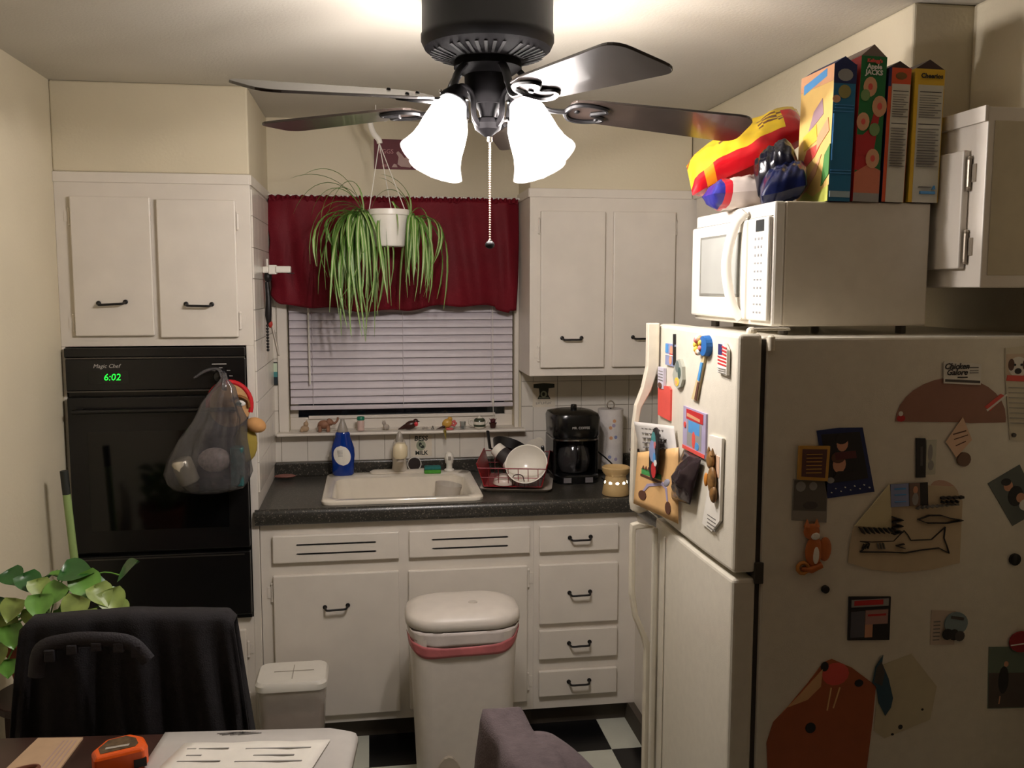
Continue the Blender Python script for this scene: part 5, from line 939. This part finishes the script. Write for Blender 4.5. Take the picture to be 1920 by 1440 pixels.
cereal('apple_cereal_box', 'tall green spined cereal box with orange rings second in the row', 1.534, 1.598, 2.282, CRD, CGR, col('worn_top', (120, 104, 92)), [([(.0, .22), (.6, .2), (.75, .45), (.9, .72), (.75, .72), (.45, .5), (0, .42)], CRD), ([(0, .06), (1, .06), (1, .22), (.5, .26), (0, .2)], col('cereal_pink', (206, 120, 90))), (U(0, 1, 0, .06), GRY), ([(.0, .32), (.5, .32), (.7, .40), (.5, .46), (.0, .46)], CRD)]+ring(.4, .79, .26)+ring(.8, .66, .28)+ring(.2, .55, .24)+ring(.65, .30, .26)+[(ell(.65, .5, .2, .045), col('apple_green', (120, 150, 90))), (ell(.22, .73, .17, .04), col('apple_green', (120, 150, 90)))], 1.5, [("Kellogg's", .0105, .5, .965, CORAL), ('Apple', .0155, .5, .925, WHP), ('JACKS', .0155, .5, .885, WHP)], flap=.027)
nut = lambda a, b_, hdr: [(U(a, b_, 0, .88), CWH)]+[(U(a+.06, b_-.06, v, v+.006), INK) for v in (.825, .455+.13)]+[(U(a+.06, b_-.06-.1*(k % 3), .80-.018*k, .804-.018*k), GREYINK) for k in range(10)]+[(U(a+.06, b_-.1-.1*(k % 2), .55-.02*k, .553-.02*k), GREYINK) for k in range(15)]
cereal('orange_cereal_box', 'slim orange and white cereal box with nutrition panel third in the row', 1.606, 1.662, 2.258, CN, COR, TOPC, [(U(0, .12, .86, 1), CN), (ell(.55, .94, .26, .028, 9), col('olive_brown', (120, 84, 34)))]+nut(.16, .97, 0), 1.2, [], flap=.016)
cereal('cheerios_box', 'yellow Cheerios cereal box with nutrition panel at the right of the row', 1.674, 1.749, 2.258, CYL, CYL, TOPC, nut(.12, .97, 0)+[(U(.35, .85, .065, .085), LBLUE), ([(.75, .10), (.85, .10), (.82, .13)], LBLUE), (U(.3, .7, .115, .12), GREYINK)], .8, [('Cheerios', .0150, .54, .945, INK)], flap=.022)
# ---- snack bags on the microwave
def pillow(name, label, cat, c, ex, ey, ez, mats, mf, n=18, group='snack bags on the microwave', crimp=.12, noise=.0):
    ex, ey, ez = Vector(ex), Vector(ey), Vector(ez); c = Vector(c); b = MB(); rq = random.Random(len(name))
    ph = [rq.uniform(0, 6) for _ in range(6)]
    def fn(sgn):
        def g(u, v):
            a, d = 2*u-1, 2*v-1
            h = (max(0, 1-a**4)*max(0, 1-abs(d)**2.6))**.5
            wr = noise*(math.sin(9*a+ph[0]+4*d)*math.sin(7*d+ph[1])+.6*math.sin(17*a-5*d+ph[2]))*h
            return c+ex*a*(1-.06*(1-abs(a))*d*d)+ey*d*(1-.05*math.sin(4*a+ph[3]))+ez*sgn*(h+wr)
        return g
    b.grid(n, n, fn(1), mf=lambda u, v: mf(u, v, 1)); b.grid(n, n, fn(-1), mf=lambda u, v: mf(u, v, -1))
    o = b.build(name, mats, smooth=70); return tag(o, label, cat, group)
FY_ = mat('foil_yellow', (232, 196, 40), .22, var=.06); FRd = mat('foil_red', (196, 24, 34), .22, var=.06); FBr = mat('foil_brown', (120, 76, 40), .3); FOr = mat('foil_orange', (232, 140, 30), .25)
def chipm(u, v, s):
    if s < 0: return (2 if .10 < u < .17 else 1) if v < .55 else 0
    if v < .15: return 2 if .10 < u < .17 else 1
    if .80 < v < .9: return 1
    if .28 < u < .50 and .42 < v < .55: return 3
    if .62 < u < .80 and .30 < v < .62: return 3 if (int(u*40)+int(v*30)) % 2 else 0
    if u > .82 and v < .6: return 1
    return 0
pillow('chip_bag', 'large red and yellow foil chip bag leaning on the cereal boxes', 'chip bag', (1.425, -1.665, 2.118), (.150, -.02, .078), (0.02, .085, .05), (-.022, -.028, .046), [FY_, FRd, FOr, FBr], chipm, 24, noise=.06)
BRD = mat('bread_plastic', (214, 200, 190), .2, var=.06, scale=30); BRR = mat('bread_label_red', (196, 36, 50), .3); BRB = mat('bread_label_blue', (44, 44, 130), .3)
pillow('bread_bag', 'clear bread bag with red and blue end label on the microwave', 'bread bag', (1.372, -1.80, 1.992), (.095, -.02, .006), (.0, .05, 0), (0, -.012, .040), [BRD, BRR, BRB, INK], lambda u, v, s: 2 if u < .1 else (1 if u < .22 else (3 if (.4 < u < .72 and .42 < v < .62 and int(u*46) % 2) else 0)), 22, noise=.08)
NVF = mat('navy_foil', (16, 24, 62), .25, var=.2)
pillow('navy_snack_bag', 'twisted navy blue snack bag beside the bread', 'snack bag', (1.405, -1.945, 1.998), (.048, -.02, .012), (.02, .05, .02), (0, -.02, .045), [NVF, WHP], lambda u, v, s: 0, 24, noise=.07)
pillow('dark_snack_bag', 'black and blue crumpled snack bag against the cereal boxes', 'snack bag', (1.418, -1.875, 2.035), (.035, -.04, .03), (.01, .04, .03), (-.03, -.03, .05), [mat('black_foil', (14, 14, 26), .25, var=.3), FBr], lambda u, v, s: 1 if v > .9 else 0, 24, noise=.07)
# ================================================================== TRASH CAN
tx, ty = .722, -.945
tc_ = thing('trash_can', 'white plastic step trash can in front of the sink cabinet', 'trash can', (tx, ty, 0))
TCW = mat('trash_white', (222, 214, 204), .4, var=.03)
MB().loft([rr(tx, ty, .31, .22, .05, .001, 5), rr(tx, ty, .32, .225, .05, .02, 5), rr(tx, ty, .365, .27, .07, .55, 5), rr(tx, ty, .375, .28, .08, .59, 5)]).build('bin', TCW, tc_, smooth=40)
lid = MB().loft([rr(tx, ty, .385, .285, .11, .602, 8), rr(tx, ty, .397, .295, .115, .606, 8), rr(tx, ty, .397, .295, .115, .626, 8), rr(tx, ty, .385, .283, .11, .642, 8), rr(tx, ty, .31, .21, .09, .657, 8), rr(tx, ty, .2, .12, .06, .662, 8), rr(tx, ty, .05, .03, .014, .663, 8)]).build('lid', TCW, tc_, smooth=60)
MB().lathe([(.017, 0), (.015, .003), (.006, .0035), (0, .002)], (tx+.035, ty-.03, .6615), 16).build('lid_button', mat('lid_button', (196, 188, 176), .35), lid, smooth=30)
PKB = mat('pink_bag', (196, 110, 112), .45, var=.12); WBG = mat('white_bag', (216, 206, 200), .4, var=.06)
def skirt(u, v, zt, zb_, k, out):
    # strip of liner hanging outside the rim over the front
    a = R(183+174*u); ca, sa_ = math.cos(a), math.sin(a); x = tx+.193*math.copysign(abs(ca)**.55, ca); y = ty+.146*math.copysign(abs(sa_)**.55, sa_)
    q = 1+.012*math.sin(u*40+k)*(1-v); zz = zt+(zb_-zt)*v
    return (tx+(x-tx)*q*(1-.02*v), ty+(y-ty)*q*(1-.02*v)-out, zz)
MB().grid(40, 4, lambda u, v: skirt(u, v, .600, .575-.03*math.sin(u*3.1)-.004*math.sin(u*21), 1, .0)).build('liner', WBG, tc_, smooth=60, solid=.001)
MB().grid(40, 4, lambda u, v: skirt(u, v, .577-.03*math.sin(u*3.1)+.032*max(0, u-.45), .538-.03*math.sin(u*3.1)+.045*max(0, u-.45)+.005*math.sin(u*16), 2, .0015)).build('liner_band', PKB, tc_, smooth=60, solid=.001)
ar = [(tx-.06+.055*math.cos(R(a)), .02+.135*math.sin(R(a))) for a in range(0, 181, 15)]
MB().prism([(p[0], ty-.128-.02*(p[1]/.6), p[1]) for p in ar], [(p[0], ty-.108, p[1]) for p in ar]).build('pedal_recess', mat('recess_beige', (176, 166, 150), .5), tc_)
MB().loft([rr(tx-.06, ty-.15, .09, .07, .02, .03, 4), rr(tx-.06, ty-.15, .09, .07, .02, .045, 4)]).build('pedal', TCW, tc_, bevel=.003)
tag(MB().tube(spline([(.0, 0, 0), (.002, 0, .03), (-.004, 0, .06), (0, 0, .085)]), .0008, 4).xf(Matrix.Translation((.66, ty-.1295, .33))).build('scratch_mark', GREYINK), 'thin dark scratch line on the front of the trash can', 'scratch') if 0 else None
# ---- storage container
sc_ = thing('storage_canister', 'clear plastic food canister with white lid by the sink cabinet', 'canister', (.125, -.80, 0))
CLP = mat('clear_plastic', (206, 196, 186), .25, var=.03, clear=.45)
MB().loft([rr(.125, -.80, .20, .16, .03, .002, 4), rr(.125, -.80, .235, .185, .035, .33, 4), rr(.125, -.80, .24, .19, .035, .345, 4)], 0, True, False).build('canister_body', CLP, sc_, smooth=40)
MB().loft([rr(.125, -.80, .19, .15, .03, .006, 4), rr(.125, -.80, .215, .168, .03, .215, 4), rr(.13, -.80, .19, .15, .03, .24, 4)]).build('contents', mat('kibble', (112, 84, 72), .8, var=.35, scale=60, bump=.5), sc_, smooth=40)
l2 = MB().loft([rr(.125, -.80, .248, .198, .038, .345, 4), rr(.125, -.80, .25, .2, .038, .365, 4), rr(.125, -.80, .235, .185, .035, .376, 4)]).build('lid', WHITE, sc_, smooth=40)
MB().box(.126, .129, -.86, -.74, .3765, .378).box(.06, .2, -.795, -.792, .3765, .378).build('lid_groove', mat('lid_grey', (170, 162, 148)), l2)
# ================================================================== GROCERY BAG on the oven knob
gb = thing('grocery_bag', 'translucent grey plastic grocery bag hanging from the oven knob', 'plastic bag', (-.15, -.72, 1.03))
BGM = mat('grey_film', (84, 82, 84), .16, var=.35, scale=14, bump=.9, bscale=26, clear=.42, spec=.9)
bc = Vector((-.155, -.735, 0)); loops = []
prof = [(.006, 1.452, .01), (.012, 1.43, .012), (.035, 1.40, .022), (.06, 1.35, .032), (.085, 1.29, .042), (.108, 1.22, .052), (.132, 1.15, .062), (.142, 1.10, .066), (.138, 1.065, .066), (.115, 1.04, .055), (.07, 1.028, .035), (.02, 1.025, .012)]
for i, (a, z, dd_) in enumerate(prof):
    l = []
    tp_ = max(0, (z-1.12)/.33)
    for k in range(56):
        t = 2*math.pi*k/56; w = 1+(.05+.10*tp_)*math.sin(7*t+i*.25)+.04*math.sin(13*t-i*.9)+.03*math.sin(19*t+i*1.7)+.05*(1-tp_)*math.sin(3*t+i*.6)
        l.append((bc.x+.025*(1.25 < z)+(.0 if z < 1.4 else .01)+a*w*math.cos(t)+(.03-.03*(1.45-z)/.43), bc.y+dd_*w*math.sin(t), z))
    loops.append(l)
MB().loft(loops, 0, True, True).build('bag_film', BGM, gb, smooth=70)
MB().tube(spline([(-.20, -.70, 1.43), (-.16, -.68, 1.455), (-.118, -.672, 1.458), (-.10, -.69, 1.42), (-.095, -.71, 1.39)]), [.006, .01, .009, .01, .012]+[.012]*20, 8, flat=.5).build('bag_handle', BGM, gb, smooth=60)
FOI = mat('foil_wrap', (200, 192, 176), .25, .4, bump=.5, bscale=30)
tag(MB().lathe([(.03, 0), (.036, .006), (.036, .085), (.03, .092)], (-.215, -.74, 1.065), 20, axis=(-.35, -.1, 1)).build('metal_can', FOI, smooth=60), 'shiny metal can inside the left of the grocery bag', 'can')
tag(MB().sphere((-.130, -.745, 1.145), .052, sc=(1.1, .7, .85)).build('white_packet', mat('speckled_packet', (196, 180, 176), .4, var=.2, scale=90), smooth=60), 'pale speckled round packet in the middle of the grocery bag', 'packet')
tag(MB().box(-.075, -.03, -.765, -.715, 1.05, 1.19).build('teal_carton', mat('teal_carton', (40, 84, 84), .4, var=.4, scale=40), bevel=.006), 'small teal carton inside the right of the grocery bag', 'carton')
pf = thing('plush_pot_holder', 'beige novelty pot holder with red rim and big nose behind the bag', 'pot holder', (-.06, -.665, 1.2))
BEI = mat('beige_felt', (206, 160, 108), .9, bump=.3); RIM = mat('red_rim', (196, 20, 30), .7)
hd = [(-.085+.075*math.cos(R(a)), 1.33+.082*math.sin(R(a))) for a in range(0, 360, 15)]
MB().prism([(p[0], -.668, p[1]) for p in hd], [(p[0], -.655, p[1]) for p in hd]).build('face', BEI, pf, bevel=.003)
MB().tube([(-.085+.075*math.cos(R(a)), -.662, 1.33+.082*math.sin(R(a))) for a in range(-20, 201, 12)], .009, 8).build('rim', RIM, pf, smooth=60)
MB().sphere((.008, -.69, 1.258), .032, sc=(1.15, .8, .85), rot=Matrix.Rotation(R(20), 3, 'Y')).build('nose', mat('tan_felt', (196, 146, 92), .9), pf, smooth=60)
MB().sphere((-.045, -.668, 1.335), .015, sc=(1.2, .4, .8)).build('eye', WHP, pf, smooth=60); MB().sphere((-.052, -.673, 1.334), .009, sc=(1.2, .4, .7)).build('iris', col('iris_green', (20, 84, 70)), pf, smooth=60)
MB().tube(spline([(-.075, -.672, 1.35), (-.05, -.674, 1.36), (-.022, -.672, 1.345), (-.018, -.67, 1.32)]), .007, 6).build('brow', col('brow_brown', (130, 84, 36)), pf, smooth=60)
MB().sphere((-.03, -.675, 1.19), .04, sc=(1.0, .4, 1.7)).build('chin', mat('mustard_felt', (160, 140, 60), .9), pf, smooth=60)
# ================================================================== BROOM
br = thing('broom', 'broom with pale green handle leaning in the corner beside the oven', 'broom', (-.56, -.82, 0))
a0, a1 = Vector((-.583, -.90, 1.15)), Vector((-.53, -.87, .16))
MB().tube([a1, a1.lerp(a0, .92)], .0125, 10).build('handle', mat('pale_green_plastic', (150, 176, 110), .4), br, smooth=50)
MB().tube([a1.lerp(a0, .92), a0], .0128, 10).build('grip', mat('dark_grip', (36, 40, 36), .6), br, smooth=50)
MB().loft([rr(-.529, -.868, .05, .03, .012, .17), rr(-.527, -.866, .2, .045, .012, .13)]).build('head', GRNP, br, smooth=40)
MB().loft([rr(-.527, -.866, .19, .04, .012, .13), rr(-.527, -.866, .22, .055, .012, .004)]).build('bristles', mat('bristle', (150, 150, 120), .9, var=.3, scale=80, bump=.6), br)
# ================================================================== POTHOS on a stand
pst = thing('plant_stand', 'small dark wooden plant stand by the left wall', 'plant stand', (-.50, -1.42, 0))
WD = mat('dark_wood', (52, 30, 24), .45, var=.25, scale=10)
MB().lathe([(.13, 0), (.13, .022)], (-.50, -1.42, .60), 24).build('top', WD, pst, bevel=.003)
for k in range(4): a = R(45+90*k); MB().box(-.015, .015, -.015, .015, .0005, .60).xf(Matrix.Translation((-.50+.09*math.cos(a), -1.42+.09*math.sin(a), 0))).build('leg', WD, pst)
pp = thing('terracotta_pot', 'reddish terracotta pot behind the draped chair', 'flower pot', (-.50, -1.42, .6225))
MB().lathe([(.065, 0), (.09, .13), (.097, .13), (.099, .165), (.09, .165), (.085, .14), (0, .14)], (-.50, -1.42, .6225), 28).build('pot', mat('terracotta', (150, 74, 52), .8, bump=.2), pp, smooth=40)
MB().lathe([(.085, 0), (0, .006)], (-.50, -1.42, .763), 20, cap0=False).build('soil', mat('potting_soil', (42, 30, 22)), pp)
po = thing('pothos_plant', 'variegated green pothos plant behind the draped chair', 'plant', (-.50, -1.42, .765))
LM = [mat('pothos_dark', (44, 96, 40), .35, var=.2, scale=14, coat=.2), mat('pothos_mid', (100, 150, 62), .35, var=.3, scale=20), mat('pothos_lime', (140, 160, 84), .4, var=.25, scale=24)]
rq = random.Random(4)
def heart(center, dirv, nrm, L, m):
    d = Vector(dirv).normalized(); n = Vector(nrm); s = d.cross(n).normalized(); n = s.cross(d).normalized(); b = MB(); K = 8
    prof = [0, .42, .50, .50, .46, .38, .27, .14, 0]
    for i in range(K+1):
        t = i/K; w = prof[i]*L; bend = -.22*L*t*t
        base = Vector(center)+d*(L*t-(.0))+n*bend
        back = d*(-.10*L if i == 1 else 0)
        for q in (-1, -.5, 0, .5, 1): b.v.append(tuple(base+back*abs(q)+s*w*q+n*(.16*L*abs(q)*(1-t*.5))))
    for i in range(K):
        for k in range(4): b.f.append((5*i+k, 5*i+k+1, 5*i+k+6, 5*i+k+5)); b.m.append(0)
    return b.build('leaf', m, po, smooth=90)
spec = [(-.395, -1.46, .975, .085, 0, (.9, -.2, .1)), (-.57, -1.42, .96, .065, 0, (.4, -.5, -.2)), (-.515, -1.46, .955, .07, 0, (.5, -.4, -.4)), (-.36, -1.48, .945, .085, 1, (.5, -.5, -.5)), (-.43, -1.50, .93, .08, 1, (-.5, -.5, -.4)), (-.32, -1.50, .925, .07, 2, (.5, -.4, -.5)), (-.37, -1.54, .905, .075, 2, (-.3, -.6, -.5)), (-.29, -1.5, .905, .075, 2, (.4, -.5, -.6)),
        (-.255, -1.47, .972, .075, 0, (.35, -.3, .5)), (-.46, -1.54, .915, .07, 1, (.1, -.7, -.5)), (-.53, -1.53, .905, .065, 2, (-.2, -.6, -.6)), (-.48, -1.48, .945, .06, 2, (.3, -.5, -.5)), (-.575, -1.5, .90, .07, 0, (-.2, -.5, -.6)), (-.55, -1.53, .86, .06, 2, (.1, -.6, -.7)), (-.59, -1.53, .84, .06, 1, (-.1, -.5, -.8)), (-.53, -1.55, .84, .065, 1, (.2, -.5, -.7)), (-.565, -1.55, .79, .06, 2, (0, -.5, -.8)), (-.60, -1.52, .77, .05, 0, (0, -.4, -.8)), (-.545, -1.545, .75, .05, 1, (.1, -.4, -.8)),
        (-.44, -1.42, .95, .07, 1, (.2, .5, .1)), (-.50, -1.36, .93, .07, 0, (-.3, .6, 0)), (-.41, -1.38, .92, .07, 2, (.6, .5, 0)), (-.35, -1.43, .93, .07, 0, (.9, .3, -.2)), (-.48, -1.53, .88, .06, 2, (.2, -.6, -.6)), (-.40, -1.53, .875, .065, 1, (.2, -.7, -.5)), (-.34, -1.55, .87, .065, 2, (.3, -.7, -.5)), (-.27, -1.5, .88, .055, 2, (.6, -.5, -.4)), (-.30, -1.46, .90, .06, 1, (.7, .1, -.2))]
for (x, y, z, L, m, d) in spec:
    heart((x-d[0]*L*.4, y-d[1]*L*.4, z-d[2]*L*.4), d, (rq.uniform(-.2, .2), -.45, .8), L, LM[m])
    MB().tube(spline([(-.50+rq.uniform(-.03, .03), -1.42+rq.uniform(-.03, .03), .768), ((-.5+x)/2+.02, (-1.42+y)/2, max(.86, z-.02)+.0), (x-d[0]*L*.4, y-d[1]*L*.4, z-d[2]*L*.4)]), .0022, 5).build('stem', LM[1], po)
# ================================================================== TABLE
TA = R(-5.4)
tb_ = thing('dining_table', 'dark brown wooden dining table in the foreground', 'table', (.36, -2.04, 0))
def T(p): v = Matrix.Rotation(TA, 3, 'Z') @ Vector(p); return (v.x+.365, v.y-2.035, v.z)
TWD = mat('table_wood', (60, 38, 32), .35, var=.25, scale=8)
out = [(-.84, 0), (-.04, 0)]+[(-.04+.04*math.sin(R(a)), -.04+.04*math.cos(R(a))) for a in (15, 30, 45, 60, 75)]+[(0, -.04), (0, -1.15), (-.84, -1.15)]
MB().prism([T((p[0], p[1], .722)) for p in out], [T((p[0], p[1], .75)) for p in out]).build('table_top', TWD, tb_, bevel=.004)
for (x, y) in ((-.05, -.06), (-.78, -.06), (-.05, -1.09), (-.78, -1.09)): MB().prism([T((x+dx*.02, y+dy*.02, .0008)) for dx, dy in ((-1, -1), (1, -1), (1, 1), (-1, 1))], [T((x+dx*.03, y+dy*.03, .722)) for dx, dy in ((-1, -1), (1, -1), (1, 1), (-1, 1))]).build('leg', TWD, tb_)
MB().prism([T(p) for p in ((-.78, -.08, .65), (-.06, -.08, .65), (-.06, -.06, .65), (-.78, -.06, .65))], [T(p) for p in ((-.78, -.08, .722), (-.06, -.08, .722), (-.06, -.06, .722), (-.78, -.06, .722))]).build('apron', TWD, tb_)
# big grey sheet hanging over the right edge
gs = thing('drawing_sheet', 'large pale grey paper sheet curling over the table corner', 'paper', (.2, -2.2, .751), 'papers on the table')
def gsf(u, v):
    s = -.42+.455*u; y = .002-.8*v; z = .7515+.0015*math.sin(6*u)*math.sin(5*v)
    if s > .003: d = s-.003; a = min(d/.012, 1.35); s = .003+.012*math.sin(a); z = .7515-.012*(1-math.cos(a))-max(0, d-.016)*.95
    x0 = s; 
    if s > -.05 and v < .06: y -= .02*(s+.05)/.05*(1-v/.06)
    return T((x0, y, z))
MB().grid(36, 12, gsf).build('sheet', mat('grey_sheet', (186, 182, 176), .6, var=.03), gs, smooth=60, solid=.0008)
b = MB()
for k in range(9):
    u0 = -.30+.006*k; b.prism([T(p) for p in ((u0, -.012-.004*(k % 3), .7524), (u0+.05, -.006-.003*k*.3, .7524), (u0+.05, -.008-.003*k*.3, .7524), (u0, -.014-.004*(k % 3), .7524))], [T(p) for p in ((u0, -.012-.004*(k % 3), .7535), (u0+.05, -.006-.003*k*.3, .7535), (u0+.05, -.008-.003*k*.3, .7535), (u0, -.014-.004*(k % 3), .7535))])
b.build('pencil_sketch', GREYINK, gs)
wp = thing('white_letter', 'white printed letter lying on the grey sheet on the table', 'paper', (.15, -2.2, .754), 'papers on the table')
f4 = quadmap([(-.13, -2.46), (.20, -2.52), (.318, -2.094), (.003, -2.062)])
MB().grid(12, 12, lambda u, v: f4(u, v)+(.7542+.003*abs(math.sin(7*u+1))*v,)).build('sheet', PAPER, wp, smooth=60, solid=.0006)
b = MB()
for (s0, s1, t_) in ((.06, .12, .93), (.14, .34, .93), (.46, .9, .92), (.1, .2, .86), (.08, .36, .80), (.46, .9, .79), (.55, .82, .85)):
    q_ = [f4(s0, t_), f4(s1, t_), f4(s1, t_+.008), f4(s0, t_+.008)]; b.prism([p+(.7562,) for p in q_], [p+(.7578,) for p in q_])
b.build('print', GRY, wp)
# tape measure
tm = thing('tape_measure', 'orange tape measure lying on the dark table', 'tape measure', (-.115, -2.125, .7505))
OR_ = mat('orange_plastic', (232, 92, 22), .35, var=.04)
def TM(p): v = Matrix.Rotation(R(24), 3, 'Z') @ Vector(p); return (v.x-.115, v.y-2.13, v.z)
sh0 = [(-.055, -.038), (.04, -.042), (.052, -.025), (.052, .012), (.03, .04), (-.02, .04), (-.055, .0)]
def grow(k): return [(p[0]*k, p[1]*k) for p in sh0]
MB().loft([[TM((*p, .751)) for p in grow(.94)], [TM((*p, .757)) for p in sh0], [TM((*p, .790)) for p in sh0], [TM((*p, .798)) for p in grow(.9)]]).build('case', OR_, tm, bevel=.004)
MB().loft([[TM((p[0]-.002, p[1]+.001, .7975)) for p in grow(.70)], [TM((p[0]-.002, p[1]+.001, .7988)) for p in grow(.70)]]).build('label', mat('tape_label', (84, 66, 44), .5, var=.6, scale=70), tm)
MB().loft([[TM((p[0]*1-.0, p[1], .799)) for p in [(-.03, -.012), (.015, -.02), (.018, -.012), (-.027, -.004)]], [TM((p[0], p[1], .7996)) for p in [(-.03, -.012), (.015, -.02), (.018, -.012), (-.027, -.004)]]]).build('label_print', mat('label_grey', (176, 168, 156)), tm)
MB().loft([[TM((*p, .757)) for p in [(.02, -.0435), (.045, -.043), (.045, -.038), (.02, -.038)]], [TM((*p, .775)) for p in [(.02, -.0435), (.045, -.043), (.045, -.038), (.02, -.038)]]]).build('blade_slot', BLK, tm)
# brochure + glasses-like brown cord
f5 = quadmap([(-.365, -2.25), (-.24, -2.26), (-.227, -1.997), (-.325, -1.985)])
bo_ = thing('brochure', 'beige folded brochure at the left of the table', 'brochure', (-.29, -2.12, .7505), 'papers on the table')
MB().prism([f5(*p)+(.7508,) for p in ((0, 0), (1, 0), (1, 1), (0, 1))], [f5(*p)+(.755,) for p in ((0, 0), (1, 0), (1, 1), (0, 1))]).build('sheet', mat('brochure_beige', (190, 160, 128), .6, var=.05), bo_)
b = MB()
for k in range(4): q_ = [f5(.62+.09*k, .05), f5(.65+.09*k, .05), f5(.65+.09*k, .95), f5(.62+.09*k, .95)]; b.prism([p+(.7548,) for p in q_], [p+(.7555,) for p in q_])
b.build('fold_stripe', mat('stripe_rose', (176, 150, 138)), bo_)
tag(MB().tube(spline([(-.42, -2.20, .760), (-.36, -2.16, .760), (-.30, -2.125, .760), (-.275, -2.13, .760), (-.29, -2.16, .760)]), .004, 6).build('leather_cord', mat('brown_leather', (112, 64, 44), .6), smooth=50), 'thin brown leather cord lying on the brochure', 'cord')
# ================================================================== CHAIRS
c1 = thing('dining_chair', 'dining chair draped with a black jacket behind the table', 'chair', (-.18, -1.75, 0))
CHW_ = mat('chair_wood', (40, 26, 22), .4, var=.2)
for x in (-.38, .04):
    MB().tube([(x, -1.755, .92), (x, -1.77, .45), (x, -1.75, .001)], .018, 8).build('rear_leg', CHW_, c1); MB().tube([(x, -2.13, .44), (x, -2.13, .001)], .017, 8).build('front_leg', CHW_, c1)
MB().loft([rr(-.17, -1.95, .46, .42, .04, .43), rr(-.17, -1.95, .47, .43, .04, .46)]).build('seat', CHW_, c1, smooth=40)
MB().box(-.40, .06, -1.765, -1.745, .86, .935).box(-.40, .06, -1.772, -1.752, .62, .68).build('back_rail', CHW_, c1, bevel=.006)
jk = thing('black_jacket', 'black fleece jacket draped over the chair back behind the table', 'jacket', (-.18, -1.78, .6))
JM = mat('black_fleece', (24, 21, 24), .92, var=.2, scale=60, bump=.35, bscale=300)
def jf(u, v):
    # v: 0 front hem -> .5 over the top -> 1 rear hem
    s = u*2-1; t = v*2-1
    ztop = .948+.012*(1-abs(s))-.004*s-.018*max(0, abs(s)-.93)/.07
    drop = abs(t); z = ztop-(.43*max(0, drop-.07)/.93 if drop > .07 else 0)
    half = .247+.052*max(0, drop-.07)
    x = -.173+s*half
    fold = .010*math.sin(s*11+1)*min(1, drop*3)+.007*math.sin(s*23+t*3)*min(1, drop*2)
    if abs(s) > .86: fold += .02*math.sin((abs(s)-.86)/.14*6.0)*drop
    y = -1.765+(-.032-.02*drop-fold if t < 0 else .032+.02*drop+fold)*(min(1, drop/.07)**.6)
    return (x, y, z)
MB().grid(60, 40, jf).build('fabric', JM, jk, smooth=90, solid=.004)
MB().tube(spline([(-.375, -1.835, .835), (-.36, -1.832, .90), (-.30, -1.833, .918), (-.23, -1.835, .918), (-.16, -1.836, .905), (-.12, -1.838, .86)]), .011, 8, flat=1.7).build('hood_seam', mat('black_knit', (34, 31, 36), .7, bump=.4, bscale=200), jk, smooth=60)
for k, x in enumerate((-.34, -.29, -.235, -.185, -.145)): MB().box(x-.012, x+.012, -1.847, -1.829, .872+.02*math.sin(k*.8), .902+.012*math.sin(k*.8)).build('strap_loop', mat('black_knit', (34, 31, 36)), jk, bevel=.003)
c2 = thing('side_chair', 'dining chair under a grey fleece at the right of the table', 'chair', (.55, -2.66, 0))
for y in (-2.46, -2.86):
    MB().tube([(.675, y, .90), (.665, y, .45), (.68, y, .001)], .017, 8).build('rear_leg', CHW_, c2); MB().tube([(.30, y, .44), (.30, y, .001)], .017, 8).build('front_leg', CHW_, c2)
MB().loft([rr(.48, -2.66, .42, .44, .04, .43), rr(.48, -2.66, .43, .45, .04, .46)]).build('seat', CHW_, c2, smooth=40)
MB().box(.665, .685, -2.87, -2.45, .82, .905).build('back_rail', CHW_, c2, bevel=.006)
gf = thing('grey_fleece', 'grey fleece draped over the chair back in the near foreground', 'fleece', (.68, -2.66, .55))
GM = mat('grey_fleece_fabric', (96, 84, 86), .95, var=.15, scale=50, bump=.45, bscale=260)
def gff(u, v):
    t = v*2-1; drop = abs(t); yy = -2.355-.52*u
    crest = .945-.05*max(0, .05-u)/.05
    fold = .010*math.sin(u*17)*min(1, drop*3)
    z = crest-.40*max(0, drop-.12)/.88-.01*math.sin(u*9)*(1-drop)
    w = .030+.032*drop+.02*u
    x = .655+.06*min(u, .6)+(-1 if t < 0 else 1)*(min(1, drop/.12)**.6)*(w+fold)
    if u < .05: x = .655+(x-.655)*(.3+.7*(u/.05)**.5)
    return (x, yy, z)
MB().grid(44, 36, gff).build('fabric', GM, gf, smooth=90, solid=.004)
# hood rolled on top of the fleece
def hd_(u, v):
    a = math.pi*(u*1.0); r = .052+.014*math.sin(3*v); yy = -2.46-.30*v
    return (.705+.05*v+math.cos(a)*(r+.02*v), yy-.02*math.sin(a), .895+math.sin(a)*(.04+.010*math.sin(v*6)))
MB().grid(24, 14, hd_).build('hood', GM, gf, smooth=90, solid=.006)
